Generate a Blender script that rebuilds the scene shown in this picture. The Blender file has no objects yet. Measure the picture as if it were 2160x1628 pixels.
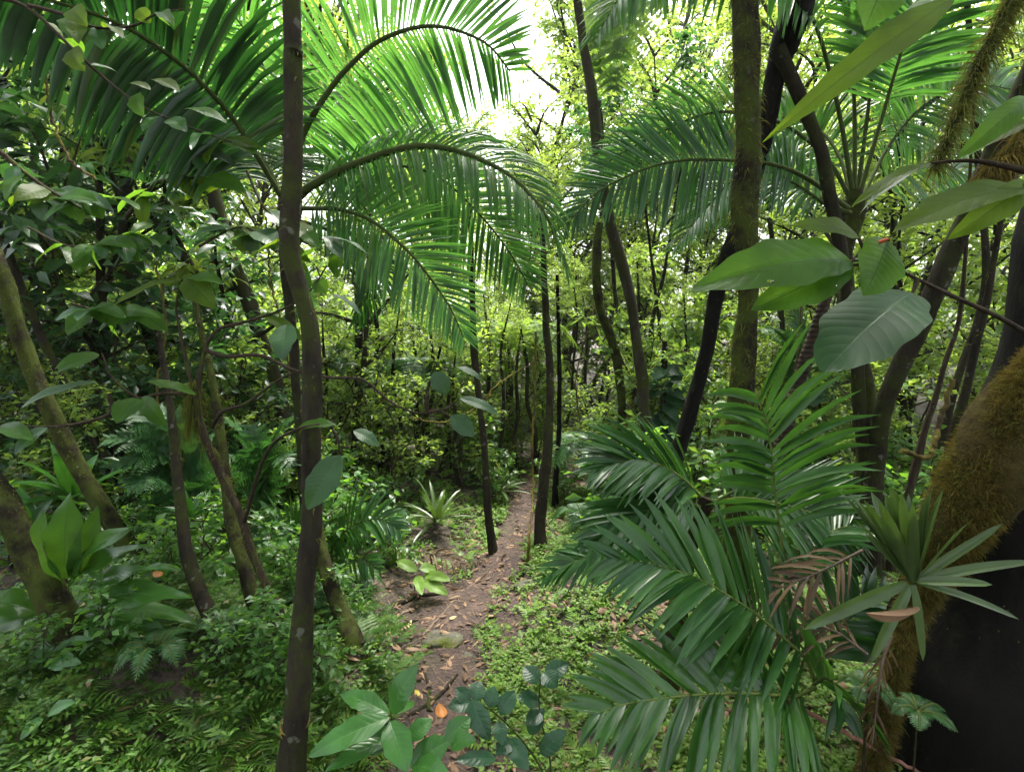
import bpy, math, random
import numpy as np
from mathutils import Vector
R = math.radians
sc = bpy.context.scene
COL = sc.collection
rng = np.random.default_rng(7)
random.seed(7)

# ------------------------------------------------------------------ camera, sky, sun, exposure
FPX, PITCH, EYE = 1150.0, -5.0, 1.6            # focal length in photo pixels (2160 wide), pitch in degrees, eye height
cam = bpy.data.cameras.new('camera'); camo = bpy.data.objects.new('camera', cam); COL.objects.link(camo)
cam.sensor_fit = 'HORIZONTAL'; cam.sensor_width = 36.0; cam.lens = 36.0 * FPX / 2160.0
cam.clip_start = 0.03; cam.clip_end = 600
camo.location = (0, 0, EYE); camo.rotation_euler = (R(90 + PITCH), 0, 0)
sc.camera = camo

SUN_EL, SUN_AZ = 70.0, 16.0                    # azimuth clockwise from +Y (ahead of the camera)
w = bpy.data.worlds.new('World'); sc.world = w; w.use_nodes = True
nt = w.node_tree; nt.nodes.clear()
sky = nt.nodes.new('ShaderNodeTexSky'); sky.sky_type = 'NISHITA'; sky.sun_disc = False
sky.sun_elevation = R(SUN_EL); sky.sun_rotation = R(SUN_AZ)
sky.air_density = 1.0; sky.dust_density = 6.0; sky.ozone_density = 0.6
bg = nt.nodes.new('ShaderNodeBackground'); bg.inputs['Strength'].default_value = 0.15
wo = nt.nodes.new('ShaderNodeOutputWorld')
hs = nt.nodes.new('ShaderNodeHueSaturation'); hs.inputs['Saturation'].default_value = 0.35      # overcast: pale, nearly white sky
nt.links.new(sky.outputs[0], hs.inputs['Color']); nt.links.new(hs.outputs[0], bg.inputs[0]); nt.links.new(bg.outputs[0], wo.inputs[0])
sl = bpy.data.lights.new('sun', 'SUN'); sl.energy = 1.5; sl.angle = R(10); sl.color = (1.0, 0.95, 0.84)
so = bpy.data.objects.new('sun', sl); COL.objects.link(so)
sd = Vector((math.sin(R(SUN_AZ)) * math.cos(R(SUN_EL)), math.cos(R(SUN_AZ)) * math.cos(R(SUN_EL)), math.sin(R(SUN_EL))))
so.rotation_euler = (-sd).to_track_quat('-Z', 'Y').to_euler()
so.location = (4, 10, 30)
sc.view_settings.view_transform = 'Standard'; sc.view_settings.look = 'None'
sc.view_settings.exposure = 2.5; sc.view_settings.gamma = 1.0
sc.render.engine = 'CYCLES'
sc.cycles.use_denoising = True
sc.cycles.max_bounces = 7; sc.cycles.diffuse_bounces = 4; sc.cycles.glossy_bounces = 2
sc.cycles.transmission_bounces = 4; sc.cycles.transparent_max_bounces = 4
sc.cycles.caustics_reflective = False; sc.cycles.caustics_refractive = False
sc.cycles.sample_clamp_indirect = 6.0

# ------------------------------------------------------------------ pixel helpers (photo pixels -> world)
CP, SP = math.cos(R(PITCH)), math.sin(R(PITCH))
def ray(px, py):
    a, b = (px - 1080) / FPX, (814 - py) / FPX
    return np.array([a, CP - b * SP, SP + b * CP])
def P(px, py, d):                                # point seen at that pixel, d metres ahead
    r = ray(px, py); return np.array([0, 0, EYE]) + r * (d / r[1])
def project(p):
    x, y, z = p[0], p[1], p[2] - EYE
    zc = y * CP + z * SP
    if zc < 0.05: return None
    up = -y * SP + z * CP
    return 1080 + FPX * x / zc, 814 - FPX * up / zc
PATH = np.array([(-0.22, 0.0), (-0.25, 1.2), (-0.27, 1.95), (-0.27, 2.56), (-0.27, 3.02), (-0.06, 3.7), (0.14, 4.4), (0.16, 5.2), (0.34, 5.9), (0.9, 6.5), (2.0, 7.0), (3.4, 7.2)])
def pathdist(x, y):
    x = np.asarray(x, float); y = np.asarray(y, float); best = np.full(np.broadcast(x, y).shape, 1e9)
    for (ax, ay), (bx, by) in zip(PATH[:-1], PATH[1:]):
        dx, dy = bx - ax, by - ay
        t = np.clip(((x - ax) * dx + (y - ay) * dy) / (dx * dx + dy * dy), 0, 1)
        best = np.minimum(best, np.hypot(x - ax - t * dx, y - ay - t * dy))
    return best
def sstep(a, b, x):
    t = np.clip((np.asarray(x, float) - a) / (b - a), 0, 1); return t * t * (3 - 2 * t)
def H(x, y):                                     # terrain height
    x = np.asarray(x, float); y = np.asarray(y, float)
    d = pathdist(x, y)
    z = 0.12 * sstep(0.2, 0.9, d) + 0.10 * sstep(0.8, 3.0, d)
    z = z + 0.30 * np.exp(-((x + 1.55) ** 2 / 0.45 + (y - 2.25) ** 2 / 0.35))
    z = z + 0.16 * np.exp(-((x - 0.75) ** 2 / 0.30 + (y - 3.4) ** 2 / 0.9))
    z = z + 0.045 * np.clip(y - 5, 0, 35) + 0.02 * np.clip(np.abs(x) - 3, 0, 30)
    z = z + 0.05 * np.exp(-((x + 1.4) ** 2 / 0.9 + (y - 2.3) ** 2 / 0.7)) * (np.sin(7.3 * x + 1) * np.sin(8.1 * y) + 0.6 * np.sin(13 * x + 4 * y))
    near = 1 - sstep(20, 60, np.hypot(x, y))
    z = z + near * (0.035 * np.sin(2.3 * x + 0.6) * np.sin(1.9 * y + 1.1) + 0.018 * np.sin(6.1 * x + 2.0 * y) * np.sin(5.3 * y - 1.7 * x)
                    + 0.008 * np.sin(17 * x + 3) * np.sin(15 * y + 5 * x))
    return z
def G(px, py):                                   # ground point seen at that pixel
    r = ray(px, py); o = np.array([0, 0, EYE]); lo = 0.5
    r = r / r[1]; t = lo
    while t < 60:
        p = o + r * t
        if p[2] < H(p[0], p[1]): break
        t += 0.02
    return o + r * t
def ground(x, y, dz=0.0): return np.array([x, y, float(H(x, y)) + dz])

# ------------------------------------------------------------------ mesh builder
class MB:
    def __init__(s): s.v = []; s.f4 = []; s.f3 = []; s.uv = []; s.n = 0
    def add(s, v, f, uv=None):
        v = np.asarray(v, float).reshape(-1, 3); f = np.asarray(f, int)
        if uv is None: uv = np.zeros((len(v), 2))
        (s.f4 if f.shape[1] == 4 else s.f3).append(f + s.n)
        s.v.append(v); s.uv.append(np.asarray(uv, float).reshape(-1, 2)); s.n += len(v)
        return s
    def data(s, name, mats, smooth=True, origin=(0, 0, 0)):
        v = np.concatenate(s.v) - np.asarray(origin, float); uv = np.concatenate(s.uv)
        me = bpy.data.meshes.new(name)
        f4 = np.concatenate(s.f4) if s.f4 else np.zeros((0, 4), int)
        f3 = np.concatenate(s.f3) if s.f3 else np.zeros((0, 3), int)
        loops = np.concatenate([f4.ravel(), f3.ravel()]).astype(np.int32)
        starts = np.concatenate([np.arange(len(f4)) * 4, len(f4) * 4 + np.arange(len(f3)) * 3]).astype(np.int32)
        me.vertices.add(len(v)); me.vertices.foreach_set('co', v.astype(np.float32).ravel())
        me.loops.add(len(loops)); me.loops.foreach_set('vertex_index', loops)
        me.polygons.add(len(starts)); me.polygons.foreach_set('loop_start', starts)
        u = me.uv_layers.new(name='UVMap'); u.data.foreach_set('uv', uv[loops].astype(np.float32).ravel())
        me.update(calc_edges=True)
        me.polygons.foreach_set('use_smooth', np.full(len(starts), smooth))
        for m in (mats if isinstance(mats, (list, tuple)) else [mats]): me.materials.append(m)
        return me

def tag(o, label=None, cat=None, group=None, kind=None):
    if label: o['label'] = label
    if cat: o['category'] = cat
    if group: o['group'] = group
    if kind: o['kind'] = kind
    return o
def thing(name, loc, label, cat, group=None):
    o = bpy.data.objects.new(name, None); COL.objects.link(o); o.location = [float(c) for c in loc]
    o.empty_display_size = 0.1
    return tag(o, label, cat, group)
def origin_of(o):
    p = np.zeros(3)
    while o is not None: p = p + np.array(o.location); o = o.parent
    return p
def part(name, mb, mat, parent, label=None):     # mesh given in world coordinates, child of parent
    me = mb.data(name, mat, origin=origin_of(parent))
    o = bpy.data.objects.new(name, me); COL.objects.link(o); o.parent = parent
    if label: o['label'] = label
    if name == 'moss': o['kind'] = 'stuff'
    return o
def single(name, mb, mat, label, cat, group=None, kind=None, origin=None):
    org = np.concatenate(mb.v).mean(0) if origin is None else np.asarray(origin, float)
    o = bpy.data.objects.new(name, mb.data(name, mat, origin=org)); COL.objects.link(o); o.location = [float(c) for c in org]
    return tag(o, label, cat, group, kind)

def nrm(a):
    a = np.asarray(a, float); return a / np.maximum(np.linalg.norm(a, axis=-1, keepdims=True), 1e-9)
def spline(pts, n):                              # Catmull-Rom through rows of pts (any columns)
    p = np.asarray(pts, float)
    if len(p) == 2: t = np.linspace(0, 1, n)[:, None]; return p[0] * (1 - t) + p[1] * t
    q = np.vstack([2 * p[0] - p[1], p, 2 * p[-1] - p[-2]])
    seg = np.linalg.norm(np.diff(p[:, :3], axis=0), axis=1); cum = np.concatenate([[0], np.cumsum(seg)])
    out = []
    for s in np.linspace(0, cum[-1], n):
        i = min(np.searchsorted(cum, s, side='right') - 1, len(p) - 2)
        t = (s - cum[i]) / max(seg[i], 1e-9); a, b, c, d = q[i], q[i + 1], q[i + 2], q[i + 3]
        out.append(0.5 * (2 * b + (c - a) * t + (2 * a - 5 * b + 4 * c - d) * t * t + (3 * b - a - 3 * c + d) * t ** 3))
    return np.array(out)
def tube(mb, pts, rad, nseg=10, rough=0.0, seed=0, close=True):
    pts = np.asarray(pts, float); n = len(pts); rad = np.broadcast_to(np.asarray(rad, float), (n,)).copy()
    T = nrm(np.gradient(pts, axis=0)); ref = np.array([0, 0, 1.0]) if abs(T[0, 2]) < 0.9 else np.array([1.0, 0, 0])
    A = nrm(np.cross(T, ref)); B = np.cross(T, A)
    for i in range(1, n):                          # keep the frame from flipping
        if A[i] @ A[i - 1] < 0: A[i] = -A[i]; B[i] = -B[i]
    th = np.linspace(0, 2 * np.pi, nseg + 1)[:-1]
    r = rad[:, None] * np.ones((n, nseg))
    if rough:
        g = np.random.default_rng(seed)
        L = np.concatenate([[0], np.cumsum(np.linalg.norm(np.diff(pts, axis=0), axis=1))])
        for k in range(6):
            a, b, ph = g.integers(1, 5), g.uniform(4, 22), g.uniform(0, 6.28)
            r = r * (1 + rough * 0.4 * np.sin(a * th[None] + b * L[:, None] + ph))
    v = pts[:, None] + r[..., None] * (np.cos(th)[None, :, None] * A[:, None] + np.sin(th)[None, :, None] * B[:, None])
    i = np.arange(n - 1)[:, None] * nseg; j = np.arange(nseg)[None]; j2 = (j + 1) % nseg
    f = np.stack([i + j, i + j2, i + nseg + j2, i + nseg + j], -1).reshape(-1, 4)
    uv = np.stack([np.broadcast_to(th / 6.283, (n, nseg)), np.broadcast_to(np.linspace(0, 1, n)[:, None], (n, nseg))], -1)
    mb.add(v, f, uv)
    if close:
        for e, ring in ((0, 0), (n - 1, (n - 1) * nseg)):
            c = len(v.reshape(-1, 3)); k = np.arange(nseg)
            vv = np.vstack([v[e], pts[e][None]])
            ff = np.stack([k, (k + 1) % nseg, np.full(nseg, nseg)], -1)
            mb.add(vv, ff if e else ff[:, ::-1])
    return mb

PROF = {
    'leaf':  lambda s: np.power(np.sin(np.pi * np.clip(s, 0, 1) ** 0.85), 0.75),
    'lance': lambda s: np.sin(np.pi * s ** 0.7) ** 0.9,
    'strap': lambda s: np.clip(1.15 - 0.25 * s, 0, 1) * np.sqrt(np.clip(1 - s ** 4, 0, 1)) ** 1.0 * (0.55 + 0.45 * np.clip(s * 4, 0, 1)),
    'pinna': lambda s: (0.45 + 0.55 * np.clip(s * 5, 0, 1)) * np.clip((1 - s) * 2.2, 0, 1) ** 0.8,
    'ellip': lambda s: np.power(np.clip(np.sin(np.pi * np.clip(s, 0, 1) ** 0.95), 0, 1), 0.55),
    'hair':  lambda s: 1 - 0.8 * s,
    'nest':  lambda s: (0.3 + 0.7 * np.sin(np.pi * np.clip(s, 0, 1) ** 0.9)) * np.clip((1.02 - s) * 5, 0, 1) ** .6,
}
def blades(mb, base, dirs, normal, length, width, k=3, droop=0.5, fold=0.25, prof='leaf', wave=0.0, cols=3, pw=1.0):
    """N blades at once: centre line bends under gravity, V-folded cross-section."""
    base = np.atleast_2d(np.asarray(base, float)); N = len(base)
    d = nrm(np.broadcast_to(np.asarray(dirs, float), (N, 3))); nm = np.broadcast_to(np.asarray(normal, float), (N, 3))
    L = np.broadcast_to(np.asarray(length, float), (N,)); W = np.broadcast_to(np.asarray(width, float), (N,))
    dr = np.broadcast_to(np.asarray(droop, float), (N,)); g = np.array([0, 0, -1.0])
    S = np.linspace(0, 1, k + 1); pr = PROF[prof](S)
    if prof != 'hair': pr[-1] = 0.03
    p = base.copy(); rows = []; ph = rng.uniform(0, 6.28, N)
    for i, s in enumerate(S):
        if i:
            sm = (S[i] + S[i - 1]) / 2
            dd = nrm(d + g * (dr * sm ** pw)[:, None]); p = p + dd * (L / k)[:, None]
        dd = nrm(d + g * (dr * s ** pw)[:, None])
        side = nrm(np.cross(dd, nm)); up = np.cross(side, dd)
        hw = (W * 0.5 * pr[i])[:, None]
        wv = (wave * L * np.sin(ph + s * 14))[:, None] if wave else 0
        if cols == 2: rows.append(np.stack([p - side * hw, p + side * hw], 1))
        else:
            row = []
            for c in np.linspace(-1, 1, cols):
                row.append(p + side * hw * c + up * (abs(c) * hw * fold + (wv * abs(c) * np.sign(c) if wave else 0)))
            rows.append(np.stack(row, 1))
    v = np.stack(rows, 1).reshape(N, -1, 3); m = v.shape[1]
    i = np.arange(k)[:, None] * cols; j = np.arange(cols - 1)[None]
    f = np.stack([i + j, i + j + 1, i + cols + j + 1, i + cols + j], -1).reshape(-1, 4)
    F = (f[None] + (np.arange(N) * m)[:, None, None]).reshape(-1, 4)
    uv = np.stack([np.broadcast_to(np.linspace(0, 1, cols)[None], (k + 1, cols)), np.broadcast_to(S[:, None], (k + 1, cols))], -1).reshape(-1, 2)
    mb.add(v, F, np.tile(uv, (N, 1)))
    return mb

# ------------------------------------------------------------------ materials
def mat(name):
    m = bpy.data.materials.new(name); m.use_nodes = True; n = m.node_tree.nodes; n.clear(); return m, n, m.node_tree.links
def ramp(n, l, src, stops):
    r = n.new('ShaderNodeValToRGB'); e = r.color_ramp.elements
    while len(e) < len(stops): e.new(0.5)
    for i, (p, c) in enumerate(stops): e[i].position = p; e[i].color = (*c, 1)
    l.new(src, r.inputs[0]); return r.outputs[0]
def leaf_mat(name, dark, light, glow, thru=0.4, rough=0.38, spec=0.5, veins=0, stain=0.0, obj_var=0.0, old=None, holes=0.0):
    """leaf: each blade its own tint between dark and light; light coming through it takes the glow colour"""
    m, n, l = mat(name)
    geo = n.new('ShaderNodeNewGeometry'); isl = geo.outputs['Random Per Island']
    src = isl
    if obj_var:
        oi = n.new('ShaderNodeObjectInfo'); mx = n.new('ShaderNodeMix'); mx.data_type = 'FLOAT'; mx.inputs[0].default_value = obj_var
        l.new(isl, mx.inputs[2]); l.new(oi.outputs['Random'], mx.inputs[3]); src = mx.outputs[0]
    stops = [(0.0, dark), (0.9, light)]
    if old: stops = [(0.0, dark), (0.86, light), (0.97, old)]
    col = ramp(n, l, src, stops)
    tc = n.new('ShaderNodeTexCoord')
    nz = n.new('ShaderNodeTexNoise'); nz.inputs['Scale'].default_value = 9; nz.inputs['Detail'].default_value = 4
    l.new(tc.outputs['Object'], nz.inputs['Vector'])
    hv = n.new('ShaderNodeHueSaturation'); l.new(col, hv.inputs['Color'])
    mr = n.new('ShaderNodeMapRange'); mr.inputs[1].default_value = 0.3; mr.inputs[2].default_value = 0.7
    mr.inputs[3].default_value = 0.75; mr.inputs[4].default_value = 1.3
    l.new(nz.outputs[0], mr.inputs[0]); l.new(mr.outputs[0], hv.inputs['Value'])
    c = hv.outputs[0]
    pb = n.new('ShaderNodeBsdfPrincipled'); pb.inputs['Roughness'].default_value = rough
    pb.inputs['Specular IOR Level'].default_value = spec
    tr = n.new('ShaderNodeBsdfTranslucent')
    gm = n.new('ShaderNodeHueSaturation'); gm.inputs['Color'].default_value = (*glow, 1); l.new(mr.outputs[0], gm.inputs['Value'])
    tcol = gm.outputs[0]
    if veins:
        sep = n.new('ShaderNodeSeparateXYZ'); l.new(tc.outputs['UV'], sep.inputs[0])
        def mth(op, a, b=None):
            q = n.new('ShaderNodeMath'); q.operation = op
            for i, x in enumerate((a, b)):
                if x is None: continue
                if isinstance(x, (int, float)): q.inputs[i].default_value = x
                else: l.new(x, q.inputs[i])
            return q.outputs[0]
        au = mth('ABSOLUTE', mth('SUBTRACT', sep.outputs[0], 0.5))
        ph = mth('MULTIPLY', mth('SUBTRACT', sep.outputs[1], mth('MULTIPLY', mth('POWER', au, 1.25), 0.42)), veins)
        fr = mth('ABSOLUTE', mth('SUBTRACT', mth('FRACT', ph), 0.5))      # 0.5 on the vein, 0 between
        lat = n.new('ShaderNodeMapRange'); lat.inputs[1].default_value = 0.44; lat.inputs[2].default_value = 0.5; l.new(fr, lat.inputs[0])
        mid = n.new('ShaderNodeMapRange'); mid.inputs[1].default_value = 0.022; mid.inputs[2].default_value = 0.008; l.new(au, mid.inputs[0])
        vn = mth('MAXIMUM', mth('MULTIPLY', lat.outputs[0], 0.35), mid.outputs[0])
        mx = n.new('ShaderNodeMix'); mx.data_type = 'RGBA'; l.new(vn, mx.inputs[0]); l.new(c, mx.inputs[6])
        mx.inputs[7].default_value = (light[0] * 1.4 + .015, light[1] * 1.35 + .015, light[2] * 1.4 + .01, 1); c = mx.outputs[2]
        mt = n.new('ShaderNodeMix'); mt.data_type = 'RGBA'; l.new(vn, mt.inputs[0]); l.new(tcol, mt.inputs[6])
        mt.inputs[7].default_value = (glow[0] * .3, glow[1] * .3, glow[2] * .3, 1); tcol = mt.outputs[2]
        bp = n.new('ShaderNodeBump'); bp.inputs['Strength'].default_value = 0.22; bp.inputs['Distance'].default_value = 0.004
        l.new(mth('ADD', mth('MULTIPLY', mth('POWER', fr, 2.0), -2.2), mth('MULTIPLY', mid.outputs[0], -0.6)), bp.inputs['Height'])
        l.new(bp.outputs[0], pb.inputs['Normal'])
    if stain:
        n2 = n.new('ShaderNodeTexNoise'); n2.inputs['Scale'].default_value = 26; n2.inputs['Detail'].default_value = 5; n2.inputs['Roughness'].default_value = 0.65
        l.new(tc.outputs['Object'], n2.inputs['Vector'])
        s2 = n.new('ShaderNodeMapRange'); s2.inputs[1].default_value = 0.60; s2.inputs[2].default_value = 0.70; s2.inputs[4].default_value = stain
        l.new(n2.outputs[0], s2.inputs[0])
        mx = n.new('ShaderNodeMix'); mx.data_type = 'RGBA'; l.new(s2.outputs[0], mx.inputs[0]); l.new(c, mx.inputs[6])
        mx.inputs[7].default_value = (0.05, 0.045, 0.018, 1); c = mx.outputs[2]
    l.new(c, pb.inputs['Base Color']); l.new(tcol, tr.inputs[0])
    ms = n.new('ShaderNodeMixShader'); ms.inputs[0].default_value = thru
    l.new(pb.outputs[0], ms.inputs[1]); l.new(tr.outputs[0], ms.inputs[2])
    if holes:
        n3 = n.new('ShaderNodeTexNoise'); n3.inputs['Scale'].default_value = 34; n3.inputs['Detail'].default_value = 1; l.new(tc.outputs['Object'], n3.inputs['Vector'])
        h3 = n.new('ShaderNodeMapRange'); h3.inputs[1].default_value = holes; h3.inputs[2].default_value = holes + 0.01; l.new(n3.outputs[0], h3.inputs[0])
        tp = n.new('ShaderNodeBsdfTransparent'); m3 = n.new('ShaderNodeMixShader'); l.new(h3.outputs[0], m3.inputs[0]); l.new(ms.outputs[0], m3.inputs[1]); l.new(tp.outputs[0], m3.inputs[2]); ms = m3
    o = n.new('ShaderNodeOutputMaterial'); l.new(ms.outputs[0], o.inputs[0])
    return m
def bark_mat(name, c1, c2, moss=(0.06, 0.075, 0.012), moss_amt=0.3, scale=14, stretch=0.25, ring=0.0, bump=0.6, lichen=0.12):
    m, n, l = mat(name)
    tc = n.new('ShaderNodeTexCoord'); mp = n.new('ShaderNodeMapping'); mp.inputs['Scale'].default_value = (1, 1, stretch)
    l.new(tc.outputs['Object'], mp.inputs[0])
    a = n.new('ShaderNodeTexNoise'); a.inputs['Scale'].default_value = scale; a.inputs['Detail'].default_value = 8; a.inputs['Roughness'].default_value = 0.68
    l.new(mp.outputs[0], a.inputs['Vector'])
    col = ramp(n, l, a.outputs[0], [(0.3, c1), (0.72, c2)])
    b = n.new('ShaderNodeTexNoise'); b.inputs['Scale'].default_value = 5.5; b.inputs['Detail'].default_value = 7; b.inputs['Roughness'].default_value = 0.72
    l.new(tc.outputs['Object'], b.inputs['Vector'])
    mr = n.new('ShaderNodeMapRange'); mr.inputs[1].default_value = 0.62 - 0.25 * moss_amt; mr.inputs[2].default_value = 0.76 - 0.25 * moss_amt
    l.new(b.outputs[0], mr.inputs[0])
    mx = n.new('ShaderNodeMix'); mx.data_type = 'RGBA'; l.new(mr.outputs[0], mx.inputs[0]); l.new(col, mx.inputs[6]); mx.inputs[7].default_value = (*moss, 1)
    v = n.new('ShaderNodeTexNoise'); v.inputs['Scale'].default_value = 21; v.inputs['Detail'].default_value = 3
    l.new(tc.outputs['Object'], v.inputs['Vector'])
    lr = n.new('ShaderNodeMapRange'); lr.inputs[1].default_value = 0.66; lr.inputs[2].default_value = 0.72; lr.inputs[4].default_value = lichen * 4
    l.new(v.outputs[0], lr.inputs[0])
    m2 = n.new('ShaderNodeMix'); m2.data_type = 'RGBA'; l.new(lr.outputs[0], m2.inputs[0]); l.new(mx.outputs[2], m2.inputs[6]); m2.inputs[7].default_value = (0.17, 0.18, 0.14, 1)
    pb = n.new('ShaderNodeBsdfPrincipled'); pb.inputs['Roughness'].default_value = 0.9; pb.inputs['Specular IOR Level'].default_value = 0.12
    l.new(m2.outputs[2], pb.inputs['Base Color'])
    bp = n.new('ShaderNodeBump'); bp.inputs['Strength'].default_value = bump; bp.inputs['Distance'].default_value = 0.02
    hsrc = a.outputs[0]
    if ring:
        wv = n.new('ShaderNodeTexWave'); wv.bands_direction = 'Z'; wv.inputs['Scale'].default_value = ring; wv.inputs['Distortion'].default_value = 1.5
        l.new(tc.outputs['Object'], wv.inputs['Vector'])
        ad = n.new('ShaderNodeMath'); ad.operation = 'ADD'; l.new(a.outputs[0], ad.inputs[0]); l.new(wv.outputs[1], ad.inputs[1]); hsrc = ad.outputs[0]
    l.new(hsrc, bp.inputs['Height']); l.new(bp.outputs[0], pb.inputs['Normal'])
    o = n.new('ShaderNodeOutputMaterial'); l.new(pb.outputs[0], o.inputs[0]); return m
def soil_mat(name, c1, c2, c3, scale=6):
    m, n, l = mat(name); tc = n.new('ShaderNodeTexCoord')
    a = n.new('ShaderNodeTexNoise'); a.inputs['Scale'].default_value = scale; a.inputs['Detail'].default_value = 10; a.inputs['Roughness'].default_value = 0.7
    l.new(tc.outputs['Object'], a.inputs['Vector'])
    vo = n.new('ShaderNodeTexVoronoi'); vo.inputs['Scale'].default_value = scale * 7; l.new(tc.outputs['Object'], vo.inputs['Vector'])
    col = ramp(n, l, a.outputs[0], [(0.3, c1), (0.55, c2), (0.75, c3)])
    hv = n.new('ShaderNodeMix'); hv.data_type = 'RGBA'; hv.blend_type = 'MULTIPLY'; hv.inputs[0].default_value = 0.5
    sp = ramp(n, l, vo.outputs['Color'], [(0.0, (0.45, 0.45, 0.45)), (1.0, (1.3, 1.2, 1.15))])
    l.new(col, hv.inputs[6]); l.new(sp, hv.inputs[7])
    pb = n.new('ShaderNodeBsdfPrincipled'); pb.inputs['Roughness'].default_value = 0.8; l.new(hv.outputs[2], pb.inputs['Base Color'])
    ad = n.new('ShaderNodeMath'); ad.operation = 'ADD'; l.new(a.outputs[0], ad.inputs[0])
    ml = n.new('ShaderNodeMath'); ml.operation = 'MULTIPLY'; ml.inputs[1].default_value = -0.35; l.new(vo.outputs['Distance'], ml.inputs[0]); l.new(ml.outputs[0], ad.inputs[1])
    bp = n.new('ShaderNodeBump'); bp.inputs['Strength'].default_value = 0.9; bp.inputs['Distance'].default_value = 0.04
    l.new(ad.outputs[0], bp.inputs['Height']); l.new(bp.outputs[0], pb.inputs['Normal'])
    o = n.new('ShaderNodeOutputMaterial'); l.new(pb.outputs[0], o.inputs[0]); return m

M = {}
M['palm'] = leaf_mat('palm_leaf', (0.020, 0.078, 0.014), (0.042, 0.12, 0.024), (0.13, 0.36, 0.04), 0.45, 0.28, 0.4, old=(0.07, 0.12, 0.02))
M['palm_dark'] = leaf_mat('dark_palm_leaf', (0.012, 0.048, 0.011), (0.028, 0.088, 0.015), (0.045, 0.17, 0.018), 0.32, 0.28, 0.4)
M['palm_shade'] = leaf_mat('shaded_palm_leaf', (0.009, 0.036, 0.010), (0.02, 0.066, 0.014), (0.03, 0.13, 0.014), 0.22, 0.3, 0.35, stain=0.3, old=(0.05, 0.07, 0.012))  # darker copy of the palm leaf, the frond's shade put into its colours
M['palm_low'] = leaf_mat('understory_palm_leaf', (0.012, 0.050, 0.012), (0.036, 0.10, 0.02), (0.09, 0.25, 0.02), 0.28, 0.28, 0.32)
M['palm_stain'] = leaf_mat('blotched_palm_leaf', (0.014, 0.052, 0.010), (0.036, 0.096, 0.016), (0.08, 0.22, 0.015), 0.25, 0.22, 0.4, stain=0.85)
M['big'] = leaf_mat('large_leaf', (0.022, 0.072, 0.010), (0.042, 0.105, 0.014), (0.17, 0.36, 0.022), 0.55, 0.36, 0.18, veins=11, stain=0.4, holes=0.75)
M['big_gloss'] = leaf_mat('glossy_large_leaf', (0.014, 0.046, 0.014), (0.024, 0.066, 0.02), (0.06, 0.18, 0.015), 0.2, 0.42, 0.3, veins=12, stain=0.25)
M['big_yellow'] = leaf_mat('yellow_green_leaf', (0.030, 0.064, 0.007), (0.058, 0.10, 0.010), (0.20, 0.33, 0.015), 0.55, 0.45, 0.15, veins=9, stain=0.5, holes=0.735)
M['seedling'] = leaf_mat('seedling_leaf', (0.018, 0.078, 0.014), (0.038, 0.12, 0.02), (0.08, 0.26, 0.015), 0.25, 0.28, 0.4, veins=9, stain=0.15)
M['blueish'] = leaf_mat('blue_green_leaf', (0.012, 0.044, 0.020), (0.024, 0.074, 0.03), (0.05, 0.18, 0.02), 0.22, 0.28, 0.4, veins=7)
M['nest'] = leaf_mat('nest_fern_leaf', (0.018, 0.066, 0.012), (0.042, 0.115, 0.018), (0.12, 0.28, 0.015), 0.35, 0.20, 0.5, veins=22, stain=0.3)
M['brom'] = leaf_mat('bromeliad_leaf', (0.028, 0.060, 0.014), (0.066, 0.11, 0.032), (0.08, 0.15, 0.012), 0.25, 0.30, 0.4, stain=0.2)
M['fern'] = leaf_mat('fern_leaf', (0.016, 0.060, 0.016), (0.038, 0.11, 0.028), (0.07, 0.22, 0.025), 0.3, 0.45, 0.4)
M['cover'] = leaf_mat('ground_cover_leaf', (0.055, 0.13, 0.012), (0.14, 0.25, 0.03), (0.16, 0.34, 0.02), 0.35, 0.5, 0.35, old=(0.14, 0.15, 0.035))
M['cover_dark'] = leaf_mat('moss_fern_leaf', (0.014, 0.050, 0.006), (0.070, 0.155, 0.018), (0.12, 0.28, 0.015), 0.3, 0.5, 0.35, old=(0.085, 0.085, 0.02))
M['under'] = leaf_mat('understory_leaf', (0.025, 0.09, 0.02), (0.07, 0.16, 0.03), (0.20, 0.42, 0.03), 0.45, 0.36, 0.5, obj_var=0.35)
M['canopy'] = leaf_mat('canopy_leaf', (0.035, 0.10, 0.016), (0.085, 0.17, 0.028), (0.28, 0.44, 0.05), 0.5, 0.40, 0.5, obj_var=0.35)
M['yellow_canopy'] = leaf_mat('lime_canopy_leaf', (0.045, 0.12, 0.016), (0.11, 0.19, 0.028), (0.34, 0.48, 0.06), 0.52, 0.42, 0.5, obj_var=0.35)
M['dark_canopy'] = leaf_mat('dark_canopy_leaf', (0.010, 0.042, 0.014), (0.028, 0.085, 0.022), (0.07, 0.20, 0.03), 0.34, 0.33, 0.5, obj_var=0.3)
M['dead_dark'] = leaf_mat('dark_dead_leaf', (0.035, 0.022, 0.009), (0.13, 0.083, 0.036), (0.08, 0.04, 0.015), 0.12, 0.6, 0.3)
M['dead'] = leaf_mat('dead_leaf', (0.06, 0.035, 0.02), (0.24, 0.15, 0.085), (0.20, 0.10, 0.04), 0.15, 0.6, 0.3)
M['orange'] = leaf_mat('orange_dead_leaf', (0.32, 0.12, 0.03), (0.40, 0.17, 0.05), (0.35, 0.12, 0.02), 0.2, 0.5, 0.3)
M['pale_dead'] = leaf_mat('pale_dead_leaf', (0.42, 0.33, 0.16), (0.5, 0.42, 0.2), (0.3, 0.25, 0.1), 0.15, 0.5, 0.3)
M['yellow_leaf'] = leaf_mat('yellow_leaf', (0.42, 0.32, 0.05), (0.5, 0.4, 0.08), (0.4, 0.32, 0.04), 0.3, 0.5, 0.3)
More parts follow.
